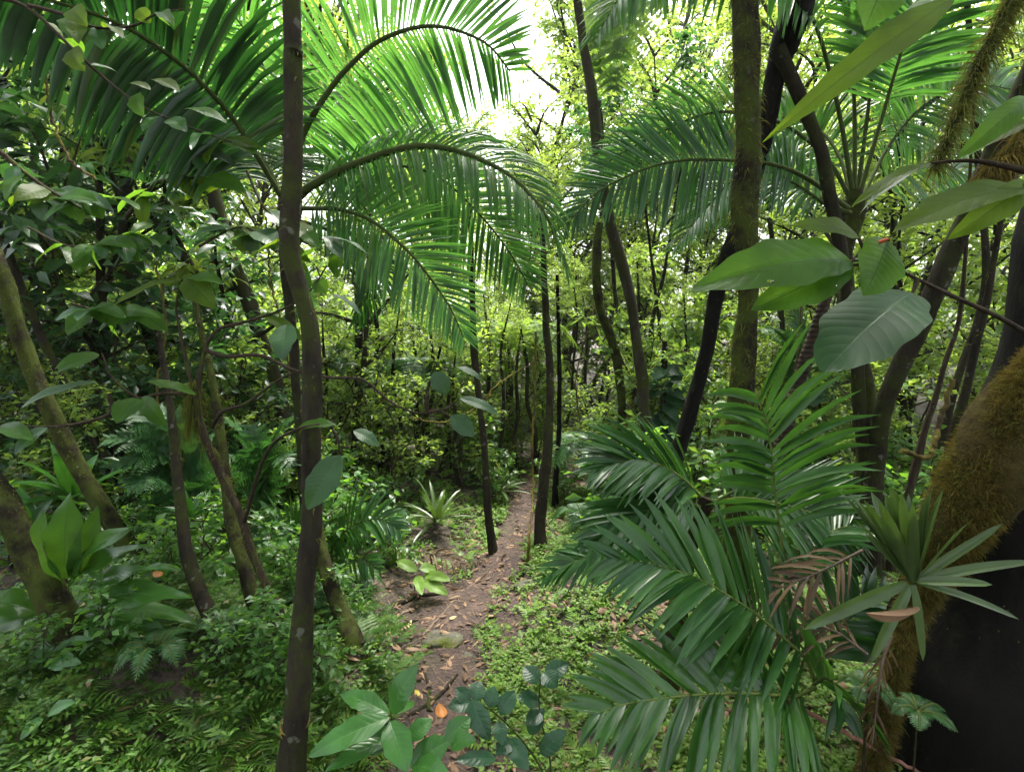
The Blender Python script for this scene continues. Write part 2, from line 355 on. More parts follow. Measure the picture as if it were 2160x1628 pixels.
M['moss'] = leaf_mat('hanging_moss', (0.032, 0.048, 0.007), (0.115, 0.13, 0.024), (0.22, 0.20, 0.03), 0.3, 0.8, 0.1)
M['moss_rust'] = leaf_mat('rusty_moss', (0.014, 0.014, 0.004), (0.185, 0.142, 0.032), (0.20, 0.15, 0.015), 0.3, 0.85, 0.1)
M['rachis'] = bark_mat('frond_stalk', (0.03, 0.045, 0.012), (0.06, 0.085, 0.02), moss_amt=0.0, lichen=0, scale=30, bump=0.1)
M['rachis_pale'] = bark_mat('pale_frond_stalk', (0.07, 0.10, 0.02), (0.12, 0.16, 0.04), moss_amt=0.0, lichen=0, scale=30, bump=0.1)
M['bark'] = bark_mat('shade_toned_bark', (0.007, 0.006, 0.004), (0.034, 0.027, 0.017), moss=(0.026, 0.033, 0.007), moss_amt=0.6, bump=1.0)  # bark colour darkened to stand in for shade on the trunks
M['bark_palm'] = bark_mat('palm_bark', (0.013, 0.011, 0.007), (0.044, 0.036, 0.025), moss=(0.035, 0.046, 0.010), moss_amt=0.6, scale=18, stretch=0.3, ring=0, bump=1.0)
M['bark_ring'] = bark_mat('ringed_bark', (0.020, 0.014, 0.010), (0.06, 0.043, 0.031), moss_amt=0.2, scale=20, stretch=0.4, ring=9, bump=0.3)
M['bark_mossy'] = bark_mat('mossy_bark', (0.006, 0.005, 0.003), (0.028, 0.021, 0.012), moss=(0.042, 0.056, 0.009), moss_amt=0.85, bump=1.0, lichen=0.05)  # base tone darkened in place of shade, under real moss patches
M['bark_rust'] = bark_mat('moss_matted_bark', (0.02, 0.016, 0.006), (0.085, 0.062, 0.018), moss=(0.045, 0.042, 0.009), moss_amt=0.7, lichen=0, scale=30, stretch=1, bump=1.0)
M['bark_grey'] = bark_mat('grey_bark', (0.020, 0.017, 0.013), (0.065, 0.056, 0.041), moss=(0.04, 0.045, 0.01), moss_amt=0.6)
M['bark_black'] = bark_mat('shade_black_bark', (0.003, 0.003, 0.0025), (0.009, 0.008, 0.006), moss=(0.018, 0.02, 0.007), moss_amt=0.25, lichen=0.0)  # near-black tone puts the big trunk's deep shade into the bark colour
M['twig'] = bark_mat('twig_bark', (0.020, 0.015, 0.010), (0.06, 0.045, 0.028), moss_amt=0.3, scale=40)
M['stick'] = bark_mat('dead_stick', (0.08, 0.06, 0.045), (0.20, 0.155, 0.115), moss_amt=0.1, scale=40)
M['redstick'] = bark_mat('reddish_stick', (0.14, 0.065, 0.045), (0.26, 0.14, 0.10), moss_amt=0.0, scale=40)
M['vine'] = bark_mat('vine_bark', (0.03, 0.022, 0.012), (0.09, 0.065, 0.03), moss=(0.14, 0.12, 0.02), moss_amt=0.7, scale=30)
M['stone'] = bark_mat('mossy_stone', (0.06, 0.06, 0.045), (0.16, 0.15, 0.12), moss_amt=0.7, scale=9, stretch=1)
M['soil'] = soil_mat('forest_soil', (0.018, 0.013, 0.008), (0.05, 0.036, 0.022), (0.055, 0.065, 0.02))
M['trail'] = soil_mat('trail_soil', (0.021, 0.0125, 0.009), (0.058, 0.035, 0.026), (0.12, 0.076, 0.058), 6)

# ------------------------------------------------------------------ ground and path
def axis(n, near, far):
    t = np.linspace(-1, 1, n); return np.sign(t) * (near * np.abs(t) + (far - near) * np.abs(t) ** 5)
gx = axis(241, 7.0, 150.0); gy = np.concatenate([np.linspace(-150, -3, 20)[:-1], np.linspace(-3, 13, 260)[:-1], 13 + 140 * np.linspace(0, 1, 30) ** 2])
X, Y = np.meshgrid(gx, gy); Z = H(X, Y)
def grid_faces(nr, nc):
    i = np.arange(nr - 1)[:, None] * nc; j = np.arange(nc - 1)[None]
    return np.stack([i + j, i + j + 1, i + nc + j + 1, i + nc + j], -1).reshape(-1, 4)
single('ground', MB().add(np.stack([X, Y, Z], -1), grid_faces(*X.shape)), M['soil'], None, None, kind='structure', origin=(0, 0, 0))
pl = spline(np.c_[PATH, np.zeros(len(PATH))], 200)[:, :2]
pt = nrm(np.gradient(pl, axis=0)); pn = np.c_[pt[:, 1], -pt[:, 0]]
tt = np.arange(200) * 0.06
hwid = 0.145 + 0.06 * np.sin(tt * 5 + 1) + 0.04 * np.sin(tt * 11)
hwid += 0.14 * np.exp(-((pl[:, 1] - 3.2) / 0.5) ** 2)
cc = np.linspace(-1, 1, 23)
px_ = pl[:, None] + pn[:, None] * (hwid[:, None] * cc[None])[..., None]
rag = 1 + 0.12 * np.sin(np.arange(200) * 1.7)[:, None] * (np.abs(cc) > 0.9)[None]
px_ = pl[:, None] + (px_ - pl[:, None]) * rag[..., None]
pz = H(px_[..., 0], px_[..., 1]) + 0.006 - 0.01 * (np.abs(cc) > 0.95)[None]
single('path', MB().add(np.concatenate([px_, pz[..., None]], -1), grid_faces(200, 23)), M['trail'], None, None, kind='structure', origin=(0, 0, 0))

# ------------------------------------------------------------------ plant-part generators
def frond_parts(parent, pts, side, n=40, L=0.5, W=0.03, a0=75, a1=28, dU=0.4, dD=0.4, start=0.14, lift=0.15, leafmat='palm', stalk='rachis',
                r0=0.014, k=4, jit=0.05, prof='pinna', name='frond', lenp=None, label=None, gaps=0.035, lr=1.0):
    c = spline(np.array(pts), 60); nn = 60
    T = nrm(np.gradient(c, axis=0))
    S0 = np.asarray(side, float); S0 = S0[None] - (T @ S0)[:, None] * T; S0 = nrm(S0)
    Nn = np.cross(S0, T)
    if Nn[:, 2].mean() < 0: Nn = -Nn
    tl = start + (1 - start) * (np.arange(n) + 0.5) / n
    mb = MB()
    for sg, dr in ((1, dU), (-1, dD)):
        t = np.clip(tl + rng.normal(0, 0.25 / n, n), start, 0.998)
        keep = rng.random(n) > gaps; t = t[keep]
        fi = t * (nn - 1); i0 = np.clip(fi.astype(int), 0, nn - 2); fr = (fi - i0)[:, None]
        b = c[i0] * (1 - fr) + c[i0 + 1] * fr; tg = nrm(T[i0] * (1 - fr) + T[i0 + 1] * fr); s = nrm(S0[i0] * (1 - fr) + S0[i0 + 1] * fr); nv = nrm(Nn[i0])
        u = (t - start) / (1 - start)
        ang = np.radians(a0 + (a1 - a0) * u ** 1.2 + rng.normal(0, 3.0, len(t)))
        d = np.cos(ang)[:, None] * tg + sg * np.sin(ang)[:, None] * s + (lift + rng.normal(0, jit, len(t)))[:, None] * nv
        prf = (0.55 + 0.45 * np.sin(np.pi * np.clip(u * 0.9 + 0.12, 0, 1))) * (1 - 0.45 * u ** 3) if lenp is None else lenp(u)
        ln = L * prf * rng.uniform(0.9, 1.08, len(t)) * (lr if sg < 0 else 1)
        nb = nrm(nv + 0.25 * rng.normal(0, 1, (len(t), 3)))
        blades(mb, b, d, nb, ln, W * (0.6 + 0.4 * np.sin(np.pi * np.clip(u * .8 + .15, 0, 1))) * rng.uniform(0.85, 1.15, len(t)), k=k,
               droop=dr * rng.uniform(0.75, 1.3, len(t)), fold=0.35, prof=prof, pw=1.2)
    f = part(name, mb, M[leafmat], parent, label)
    rb = MB(); tube(rb, c, np.linspace(r0, r0 * 0.22, nn), 6)
    part('rachis', rb, M[stalk], f)
    return f
def px_pts(lst): return [P(a, b, d) for a, b, d in lst]
def bigleaf(parent, base, tip, width, normal, matn='big', arch=0.08, fold=0.22, wave=0.012, prof='leaf', nu=9, nv=22, name='leaf', label=None, twist=0.0, lobes=0.0):
    base = np.asarray(base, float); tip = np.asarray(tip, float); ax = tip - base; L = np.linalg.norm(ax); t = ax / L
    nm = np.asarray(normal, float); nm = nrm(nm - (nm @ t) * t)
    sd_ = np.cross(t, nm); s = np.linspace(0, 1, nv + 1); u = np.linspace(-1, 1, nu)
    pr = PROF[prof](s); pr[0] = 0.02; pr[-1] = 0.015
    g = np.random.default_rng(int(abs(base[0] * 1000 + tip[2] * 777)) % 99991)
    ph = g.uniform(0, 6.28, 4)
    edge = 1 + 0.05 * np.sin(s * 17 + ph[0]) + 0.03 * np.sin(s * 31 + ph[1]) + lobes * np.sin(s * 24 + ph[2])
    v = np.zeros((nv + 1, nu, 3))
    for i, si in enumerate(s):
        th = twist * (si - 0.3); sdi = sd_ * math.cos(th) + nm * math.sin(th); nmi = np.cross(sdi, t)
        ctr = base + ax * si + nm * (arch * L * 4 * si * (1 - si))
        for j, uj in enumerate(u):
            hw = width * 0.5 * pr[i] * (edge[i] if uj > 0 else 1 + (edge[::-1][i] - 1))
            z = fold * hw * abs(uj) - 0.35 * fold * hw * uj * uj + wave * L * abs(uj) * math.sin(si * 11 + ph[0] + (1.7 if uj > 0 else 0)) * min(1, 5 * si)
            v[i, j] = ctr + sdi * hw * uj + nmi * z
    uv = np.stack([np.broadcast_to((u * .5 + .5)[None], (nv + 1, nu)), np.broadcast_to(s[:, None], (nv + 1, nu))], -1)
    return part(name, MB().add(v, grid_faces(nv + 1, nu), uv), M[matn], parent, label)
def moss_strands(mb, pts, rad, count, L=(0.03, 0.09), W=0.004, down=1.0, around=None, seed=1, k=2, floor=0.25):
    """short hanging strands rooted on the surface of a trunk"""
    g = np.random.default_rng(seed); pts = np.asarray(pts, float); n = len(pts); rad = np.broadcast_to(rad, (n,))
    f = g.uniform(0, n - 1.001, count); i = f.astype(int); fr = (f - i)[:, None]
    c = pts[i] * (1 - fr) + pts[i + 1] * fr; r = rad[i]
    T = nrm(pts[i + 1] - pts[i]); rd = g.normal(0, 1, (count, 3))
    if around is not None: rd = rd * 0.8 + np.asarray(around, float)[None]
    rd = nrm(rd - (rd * T).sum(1, keepdims=True) * T)
    clump = 0.5 + 0.5 * np.sin(f * 3.1 + np.arctan2(rd[:, 1], rd[:, 0]) * 2) * np.sin(f * 7.7 + 1)
    keep = g.random(count) < floor + (1 - floor) * clump
    c, r, rd, clump = c[keep], r[keep], rd[keep], clump[keep]; m = len(c)
    d = rd * 0.8 + g.normal(0, 0.75, (m, 3)) + np.array([0, 0, -0.35 * down])
    blades(mb, c + rd * (r * 0.97)[:, None], d, nrm(g.normal(0, 1, (m, 3))), g.uniform(*L, m) * (0.5 + clump), W * g.uniform(0.6, 1.5, m), k=k, droop=1.6 * down, prof='hair', cols=2)
    return mb
def trunk_path(spec, d0, d1, foot=None, n=40, up=0.0):
    """spec: rows (px, py, width px), top to bottom; depth runs d0 -> d1; foot: 'g' = last row stands on the ground at that pixel"""
    spec = [list(map(float, s)) for s in spec]
    if foot == 'g': d1 = float(G(spec[-1][0], spec[-1][1])[1])
    yy = np.array([s[1] for s in spec]); q = (yy - yy[0]) / max(yy[-1] - yy[0], 1)
    rows = []
    sl_ = np.gradient(np.array([s[0] for s in spec])) / np.maximum(np.gradient(yy), 1)
    for (a, b, wd), t, sl1 in zip(spec, q, sl_):        # horizontal width in the photo -> true radius (lean and off-axis stretch taken out)
        d = d0 + (d1 - d0) * t; p = P(a, b, d); rows.append([*p, 0.5 * wd / FPX * d / math.sqrt(1 + ((a - 1080) / FPX) ** 2) / math.sqrt(1 + sl1 * sl1)])
    if up:
        v = np.array(rows[0]) - np.array(rows[1]); v = v / np.linalg.norm(v[:3]); e = np.array(rows[0]) + v * up; e[3] = rows[0][3] * 0.9
        rows.insert(0, list(e))
    last = np.array(rows[-1])
    if foot == 'g': e = last.copy(); e[2] -= 0.08; rows.append(list(e))
    elif foot == 'down':
        v = last - np.array(rows[-2]); v[3] = 0; v = v / np.linalg.norm(v); v[2] = min(v[2], -0.6); e = last.copy()
        for _ in range(400):
            if e[2] < H(e[0], e[1]) - 0.06: break
            e = e + v * 0.02
        rows.append(list(e))
    r = spline(rows, n); r[:, 3] = np.maximum(r[:, 3], 0.002)
    return r[:, :3], r[:, 3]
def root_flare(pts, rad, amt=0.5, span=0.25):
    z = pts[:, 2] - pts[-1, 2]; return rad * (1 + amt * np.exp(-np.clip(z, 0, 9) / span))
def make_trunk(parent, pts, rad, m='bark', nseg=14, rough=0.08, seed=1, name='trunk', flare=0.5):
    tb = MB(); tube(tb, pts, root_flare(pts, rad, flare) if flare else rad, nseg, rough, seed)
    return part(name, tb, M[m], parent)

# ------------------------------------------------------------------ tree and shrub prototypes (shared meshes, copied object by object)
def crown_mesh(seed, axis_pts, z0, z1, Rad, nb, ntw, nlf, L, W, droop=0.6, k=2, prof='leaf', twl=0.5, wood_r=0.03, flat=0.6, updir=0.35):
    """limbs from the trunk, twigs on the limbs, leaves along the twigs; returns leaf and wood builders"""
    g = np.random.default_rng(seed); lf, wd = MB(), MB()
    ap = np.asarray(axis_pts); tb, td, tl = [], [], []
    zmax = ap[-1, 2]
    for b in range(nb):
        hgt = z0 + (z1 - z0) * (b + g.random()) / nb; hgt = min(hgt, zmax * 0.98)
        i = int(np.clip(np.searchsorted(ap[:, 2], hgt), 1, len(ap) - 1)); o = ap[i]
        q = (hgt - z0) / max(z1 - z0, 1e-6)
        ln = Rad * (0.55 + 0.6 * math.sin(math.pi * (0.15 + 0.75 * q))) * g.uniform(0.6, 1.15)
        az = b * 2.4 + g.normal(0, 0.35); el = updir + 0.7 * q + g.normal(0, 0.15)
        d = np.array([math.cos(az) * math.cos(el), math.sin(az) * math.cos(el), math.sin(el)])
        mid = o + d * ln * 0.5 + g.normal(0, 0.08 * ln, 3); end = o + d * ln + np.array([0, 0, -0.12 * ln]) + g.normal(0, 0.1 * ln, 3)
        c = spline(np.array([o, mid, end]), 8)
        tube(wd, c, np.linspace(wood_r, wood_r * 0.25, 8), 5, close=False)
        for t in range(ntw):
            s = 0.3 + 0.7 * (t + g.random()) / ntw; p = c[min(int(s * 7), 7)]
            dd = nrm(d * 0.7 + g.normal(0, 0.75, 3) * np.array([1, 1, flat]))
            tb.append(p); td.append(dd); tl.append(twl * g.uniform(0.5, 1.2))
    tb, td, tl = np.array(tb), np.array(td), np.array(tl)
    for p, d, l_ in list(zip(tb, td, tl))[::2]:
        tube(wd, np.array([p, p + d * l_ * 0.5, p + d * l_ - np.array([0, 0, 0.15 * l_])]), [0.006, 0.004, 0.002], 3, close=False)
    idx = np.repeat(np.arange(len(tb)), nlf); s = np.tile((np.arange(nlf) + 0.5) / nlf, len(tb)); N = len(idx)
    s = np.clip(s + g.normal(0, 0.06, N), 0.02, 1)
    base = tb[idx] + td[idx] * (tl[idx] * s)[:, None]; base[:, 2] -= 0.15 * tl[idx] * s ** 2
    base += g.normal(0, 0.02, (N, 3))
    side = nrm(np.cross(td[idx], np.array([0, 0, 1.0])) + 1e-3) * np.where(np.arange(N) % 2, 1, -1)[:, None]
    d = nrm(side * 0.9 + td[idx] * 0.6 + g.normal(0, 0.45, (N, 3)))
    nm = nrm(np.array([0, 0, 1.0]) + g.normal(0, 0.5, (N, 3)))
    keep = g.random(N) > 0.12
    blades(lf, base[keep], d[keep], nm[keep], L * g.uniform(0.6, 1.25, keep.sum()), W * g.uniform(0.7, 1.2, keep.sum()), k=k, droop=droop, fold=0.25, prof=prof)
    return lf, wd
def tree_proto(seed, Ht, r, z0, Rad, leafm, barkm, **kw):
    g = np.random.default_rng(seed)
    c = spline(np.array([[0, 0, -0.15], [g.normal(0, .05 * Ht), g.normal(0, .05 * Ht), Ht * .35], [g.normal(0, .07 * Ht), g.normal(0, .07 * Ht), Ht * .7], [g.normal(0, .1 * Ht), g.normal(0, .1 * Ht), Ht]]), 24)
    lf, wd = crown_mesh(seed, c, z0, Ht, Rad, **kw)
    tb = MB(); tube(tb, c, root_flare(c[::-1], np.linspace(r * 0.2, r, 24), 0.5)[::-1], 9, 0.08, seed)
    for v, f4 in [(np.concatenate(wd.v), np.concatenate(wd.f4))]: tb.add(v, f4)
    return (tb.data('trunk', M[barkm]), lf.data('crown', M[leafm], smooth=True))
PROTO = {
    'lime':   tree_proto(11, 7.0, 0.06, 0.8, 1.4, 'yellow_canopy', 'bark', nb=28, ntw=10, nlf=16, L=0.125, W=0.054, droop=0.7, twl=0.6),
    'green':  tree_proto(12, 7.5, 0.06, 0.9, 1.5, 'canopy', 'bark', nb=28, ntw=9, nlf=13, L=0.17, W=0.07, droop=0.8, twl=0.6),
    'droopy': tree_proto(13, 8.0, 0.07, 1.4, 1.4, 'yellow_canopy', 'bark_grey', nb=26, ntw=9, nlf=12, L=0.24, W=0.06, droop=1.6, k=3, twl=0.5, prof='lance'),
    'dark':   tree_proto(14, 6.5, 0.07, 1.0, 1.5, 'dark_canopy', 'bark', nb=24, ntw=9, nlf=14, L=0.19, W=0.075, droop=0.9, twl=0.55),
    'fine':   tree_proto(15, 6.0, 0.045, 0.6, 1.2, 'yellow_canopy', 'bark_grey', nb=30, ntw=10, nlf=18, L=0.10, W=0.04, droop=0.5, twl=0.5),
    'tall':   tree_proto(16, 11.0, 0.13, 5.2, 2.6, 'dark_canopy', 'bark_grey', nb=26, ntw=9, nlf=14, L=0.24, W=0.11, droop=0.8, twl=0.8),
    'bush':   tree_proto(21, 1.7, 0.018, 0.15, 0.6, 'canopy', 'twig', nb=16, ntw=6, nlf=10, L=0.115, W=0.048, droop=0.8, twl=0.28, wood_r=0.010),
    'bushb':  tree_proto(22, 1.4, 0.016, 0.1, 0.55, 'yellow_canopy', 'twig', nb=18, ntw=7, nlf=13, L=0.072, W=0.033, droop=0.6, twl=0.26, wood_r=0.009),
    'bushd':  tree_proto(23, 2.0, 0.02, 0.3, 0.7, 'dark_canopy', 'twig', nb=16, ntw=5, nlf=9, L=0.17, W=0.07, droop=0.9, twl=0.3, wood_r=0.010),
    'low':    tree_proto(24, 0.45, 0.008, 0.03, 0.25, 'under', 'twig', nb=10, ntw=4, nlf=6, L=0.085, W=0.045, droop=0.5, twl=0.12, wood_r=0.004),
}
def plant(kind, loc, scale, rot, name, label, cat, group, tilt=(0, 0), sz=1.0):
    r = thing(name, loc, label, cat, group); r.rotation_euler = (tilt[0], tilt[1], rot); r.scale = (scale, scale, scale * sz)
    for nm, me in zip(('trunk', 'crown'), PROTO[kind]):
        o = bpy.data.objects.new(nm, me); COL.objects.link(o); o.parent = r
    return r
def crown_on(root, pos, kind='tall', scale=0.5, rot=0, dz=0):
    """a crown of the shared kind as a part of a tree whose own trunk is already built"""
    o = bpy.data.objects.new('crown', PROTO[kind][1]); COL.objects.link(o); o.parent = root
    o.location = [float(a - b) for a, b in zip(pos, root.location)]; o.location.z += dz; o.rotation_euler = (0, 0, rot); o.scale = (scale,) * 3
    return o

# ------------------------------------------------------------------ the named trees of the photo
def tree(name, label, spec, d0, d1, foot='down', m='bark', up=0.0, moss=0, mossm='moss', nseg=14, seed=1, cat='tree', group=None, flare=0.6, rough=0.12, crown=None, mossL=(0.008, 0.03), around=None, n=40):
    pts, rad = trunk_path(spec, d0, d1, foot, n=n, up=up)
    base = pts[-1].copy(); base[2] = float(H(base[0], base[1]))
    t = thing(name, base, label, cat, group)
    make_trunk(t, pts, rad, m, nseg, rough, seed, flare=flare)
    if moss:
        mb = MB(); moss_strands(mb, pts, rad, moss, L=mossL, seed=seed, around=around); part('moss', mb, M[mossm], t)
    if crown: crown_on(t, pts[0], *crown)
    return t, pts, rad

t_main, _, _ = tree('tree', 'smooth brown trunk in front of the arching palm, thin vine tied round its foot',
    [(614, -40, 37), (618, 120, 40), (619, 250, 40), (618, 350, 40), (613, 440, 42), (611, 530, 44), (632, 610, 40), (650, 670, 41), (658, 740, 41), (659, 830, 42), (657, 930, 43), (656, 1010, 44), (659, 1100, 45), (646, 1200, 45), (639, 1300, 47), (633, 1400, 52), (626, 1500, 52), (616, 1600, 58)],
    1.75, 1.62, 'down', 'bark_palm', up=2.2, moss=500, seed=3, n=70, crown=('tall', 0.45, 0.3, -2.6), nseg=18, rough=0.05)
vb = MB()
for q, dz in enumerate((0, 10)):
    th = np.linspace(0, 6.283, 30); cpt = P(622, 1522 + dz, 1.632)
    tube(vb, np.c_[cpt[0] + 0.043 * np.cos(th), cpt[1] + 0.043 * np.sin(th), cpt[2] + 0.012 * np.sin(th + q)], 0.0035, 5, close=False)
single('vine', vb, M['vine'], 'thin vine coiled twice around the foot of the smooth brown trunk', 'vine')

# --- the arching palm behind it
pal, pts_, _ = tree('palm_tree', 'arching feather palm with long green fronds behind the smooth brown trunk',
    [(612, 395, 34), (611, 430, 54), (606, 480, 50), (606, 540, 34), (610, 640, 24), (620, 740, 20), (627, 850, 18), (633, 930, 18), (640, 1050, 19)], 3.2, 3.3, 'down', 'bark_palm', seed=5, cat='palm')
def palm_fronds(t, specs):
    for s in specs:
        s = dict(s); frond_parts(t, px_pts(s.pop('p')), s.pop('side'), **s)
palm_fronds(pal, [
    dict(p=[(616, 400, 3.25), (640, 285, 3.15), (698, 186, 3.1), (753, 124, 3.05), (801, 86, 3.0), (870, 60, 2.95), (931, 57, 2.9), (990, 74, 2.85), (1035, 100, 2.8), (1075, 150, 2.75)], side=(-0.2, -0.25, 1), n=82, L=0.62, W=0.0228, a0=92, a1=40, dU=0.15, dD=0.75, lift=0.05, start=0.16, r0=0.02),
    dict(p=[(622, 425, 3.2), (646, 399, 3.15), (715, 361, 3.1), (801, 327, 3.05), (870, 310, 3.0), (938, 313, 2.95), (1007, 334, 2.9), (1076, 371, 2.85), (1128, 423, 2.8), (1165, 482, 2.8), (1195, 570, 2.8)], side=(-0.1, 0.7, 0.9), n=90, L=0.46, W=0.0175, a0=75, a1=30, dU=1.1, dD=1.5, lift=0.1, start=0.12, r0=0.026),
    dict(p=[(622, 430, 3.4), (670, 390, 3.5), (750, 358, 3.6), (860, 352, 3.6), (930, 378, 3.6), (1000, 440, 3.6), (1070, 525, 3.55), (1112, 598, 3.5)], side=(0.5, 0.3, 0.8), n=98, L=0.55, W=0.0201, a0=70, a1=35, dU=0.2, dD=0.9, lift=0.05, lr=1.1, start=0.14),
    dict(p=[(620, 440, 3.1), (650, 440, 3.05), (720, 443, 3.0), (790, 470, 2.95), (860, 530, 2.9), (910, 590, 2.9), (950, 650, 2.9), (978, 712, 2.9)], side=(0.7, 0.15, 0.7), n=90, L=0.40, W=0.0161, a0=72, a1=32, dU=0.25, dD=0.6, lift=0.05, start=0.1),
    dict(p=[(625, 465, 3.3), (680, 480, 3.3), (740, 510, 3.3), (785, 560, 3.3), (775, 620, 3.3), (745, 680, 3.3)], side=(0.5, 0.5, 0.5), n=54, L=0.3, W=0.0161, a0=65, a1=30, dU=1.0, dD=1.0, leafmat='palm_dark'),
    dict(p=[(612, 420, 3.3), (600, 300, 3.4), (570, 180, 3.4), (520, 70, 3.3), (440, -30, 3.2)], side=(-0.8, -0.2, 0.6), n=74, L=0.55, W=0.0201, a0=70, a1=35, dU=0.5, dD=0.6, lift=0.1),
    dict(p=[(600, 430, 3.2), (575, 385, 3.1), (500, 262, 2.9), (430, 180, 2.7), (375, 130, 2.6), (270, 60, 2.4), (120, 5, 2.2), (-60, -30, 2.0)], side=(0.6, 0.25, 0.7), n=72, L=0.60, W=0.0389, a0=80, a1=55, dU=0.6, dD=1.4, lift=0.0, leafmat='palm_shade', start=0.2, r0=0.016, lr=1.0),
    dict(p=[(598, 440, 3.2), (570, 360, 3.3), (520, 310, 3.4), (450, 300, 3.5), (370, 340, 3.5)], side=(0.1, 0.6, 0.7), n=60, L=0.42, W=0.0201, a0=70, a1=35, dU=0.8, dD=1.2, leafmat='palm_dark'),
    dict(p=[(616, 420, 3.5), (650, 330, 3.8), (700, 270, 4.0), (770, 235, 4.2), (860, 240, 4.3)], side=(-0.1, 0.3, 0.9), n=60, L=0.5, W=0.0201, a0=70, a1=35, dU=0.6, dD=1.2),
])
# --- the palm on the right
palB, _, _ = tree('palm_tree', 'feather palm with a spray of bare upright stalks beyond the shaggy moss trunk',
    [(1803, 400, 30), (1806, 440, 44), (1800, 480, 34), (1785, 540, 28), (1790, 640, 36), (1808, 740, 42), (1826, 830, 46), (1828, 920, 48), (1824, 1010, 48), (1822, 1080, 50)], 3.3, 3.3, 'down', 'bark_mossy', moss=900, seed=6, cat='palm', mossL=(0.008, 0.028))
palm_fronds(palB, [
    dict(p=[(1795, 420, 3.3), (1740, 330, 3.4), (1650, 262, 3.4), (1547, 237, 3.3), (1478, 244, 3.2), (1410, 272, 3.15), (1324, 316, 3.1), (1240, 372, 3.1)], side=(0.25, 0.35, 1), n=72, L=0.40, W=0.0187, a0=72, a1=25, dU=0.3, dD=1.0, lift=0.05, start=0.25),
    dict(p=[(1790, 440, 3.2), (1700, 375, 3.15), (1620, 345, 3.1), (1530, 338, 3.05), (1461, 337, 3.0), (1392, 347, 2.95), (1324, 372, 2.9), (1255, 410, 2.9), (1196, 474, 2.9)], side=(0.2, 0.3, 1), n=78, L=0.42, W=0.0203, a0=78, a1=28, dU=0.1, dD=1.0, lift=0.05, start=0.22, leafmat='palm_dark'),
    dict(p=[(1790, 450, 3.4), (1690, 400, 3.4), (1600, 365, 3.4), (1547, 380, 3.4), (1496, 433, 3.4), (1461, 475, 3.4), (1425, 520, 3.4)], side=(0.4, 0.3, 0.8), n=60, L=0.34, W=0.0187, a0=70, a1=30, dU=0.6, dD=0.9, start=0.3),
    dict(p=[(1800, 415, 3.3), (1765, 215, 3.2), (1705, 20, 3.1), (1600, -70, 3.0), (1450, -85, 2.95), (1330, -30, 2.9), (1262, 70, 2.9)], side=(0.1, 0.5, 0.9), n=70, L=0.50, W=0.0312, a0=75, a1=35, dU=0.6, dD=1.2, start=0.36, leafmat='palm'),
    dict(p=[(1803, 415, 3.4), (1800, 180, 3.5), (1775, 0, 3.5), (1700, -120, 3.5), (1560, -130, 3.5), (1420, -60, 3.5)], side=(0.1, 0.5, 0.9), n=62, L=0.62, W=0.0312, a0=75, a1=35, dU=0.9, dD=1.2, start=0.32, leafmat='palm'),
    dict(p=[(1808, 415, 3.5), (1838, 170, 3.6), (1850, 0, 3.7), (1820, -120, 3.8), (1700, -160, 3.9)], side=(0.5, 0.3, 0.8), n=58, L=0.7, W=0.0328, a0=70, a1=35, dU=0.9, dD=1.2, start=0.38),
    dict(p=[(1812, 415, 3.3), (1860, 250, 3.3), (1905, 100, 3.2), (1960, -40, 3.1), (2040, -130, 3.0)], side=(-0.9, 0.2, 0.5), n=58, L=0.55, W=0.0281, a0=65, a1=35, dU=0.5, dD=0.6, start=0.4),
    dict(p=[(1815, 425, 3.5), (1880, 300, 3.7), (1960, 215, 3.8), (2060, 180, 3.9), (2180, 200, 4.0)], side=(-0.3, 0.3, 0.9), n=58, L=0.5, W=0.0312, a0=70, a1=35, dU=0.5, dD=1.0, start=0.3),
    dict(p=[(1815, 430, 3.5), (1870, 380, 3.8), (1930, 350, 4.0), (2000, 350, 4.2), (2080, 400, 4.3)], side=(-0.2, 0.3, 0.9), n=50, L=0.45, W=0.0265, a0=70, a1=35, dU=0.5, dD=1.0, start=0.25),
    dict(p=[(1795, 450, 3.2), (1740, 430, 3.2), (1680, 390, 3.2), (1630, 365, 3.3), (1590, 370, 3.4)], side=(0.2, 0.4, 0.9), n=38, L=0.34, W=0.0203, a0=70, a1=30, dU=0.7, dD=1.2, start=0.3),
    dict(p=[(1800, 440, 3.4), (1770, 330, 3.6), (1720, 270, 3.8), (1640, 250, 4.0), (1570, 300, 4.1)], side=(0.2, 0.4, 0.9), n=50, L=0.45, W=0.0234, a0=70, a1=30, dU=0.7, dD=1.2, start=0.25),
])

tree('tree', 'straight upright trunk shaggy with green moss beside the leaning dark trunk',
    [(1572, -30, 56), (1575, 150, 55), (1577, 300, 52), (1572, 400, 55), (1576, 500, 50), (1577, 650, 47), (1569, 750, 52), (1563, 850, 54), (1560, 930, 54), (1558, 1050, 56), (1556, 1150, 58)], 2.7, 2.6, 'down', 'bark_mossy', up=2.4, moss=6500, seed=8, n=60, crown=('tall', 0.5, 1.3, -2.9), mossL=(0.012, 0.05))
tree('tree', 'dark slanting trunk crossing behind the shaggy moss trunk',
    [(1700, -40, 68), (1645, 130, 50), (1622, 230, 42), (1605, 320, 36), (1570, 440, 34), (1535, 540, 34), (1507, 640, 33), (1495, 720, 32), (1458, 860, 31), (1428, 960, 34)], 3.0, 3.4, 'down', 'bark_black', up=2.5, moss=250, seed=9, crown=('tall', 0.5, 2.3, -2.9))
tree('tree', 'bare dark pole of a trunk slanting up in front of the upright palm stalks',
    [(1640, 100, 34), (1680, 190, 33), (1710, 260, 31), (1732, 320, 30), (1752, 420, 31), (1769, 500, 30), (1782, 580, 30), (1800, 700, 30), (1815, 860, 32)], 3.0, 3.15, 'down', 'bark', seed=10, moss=150)
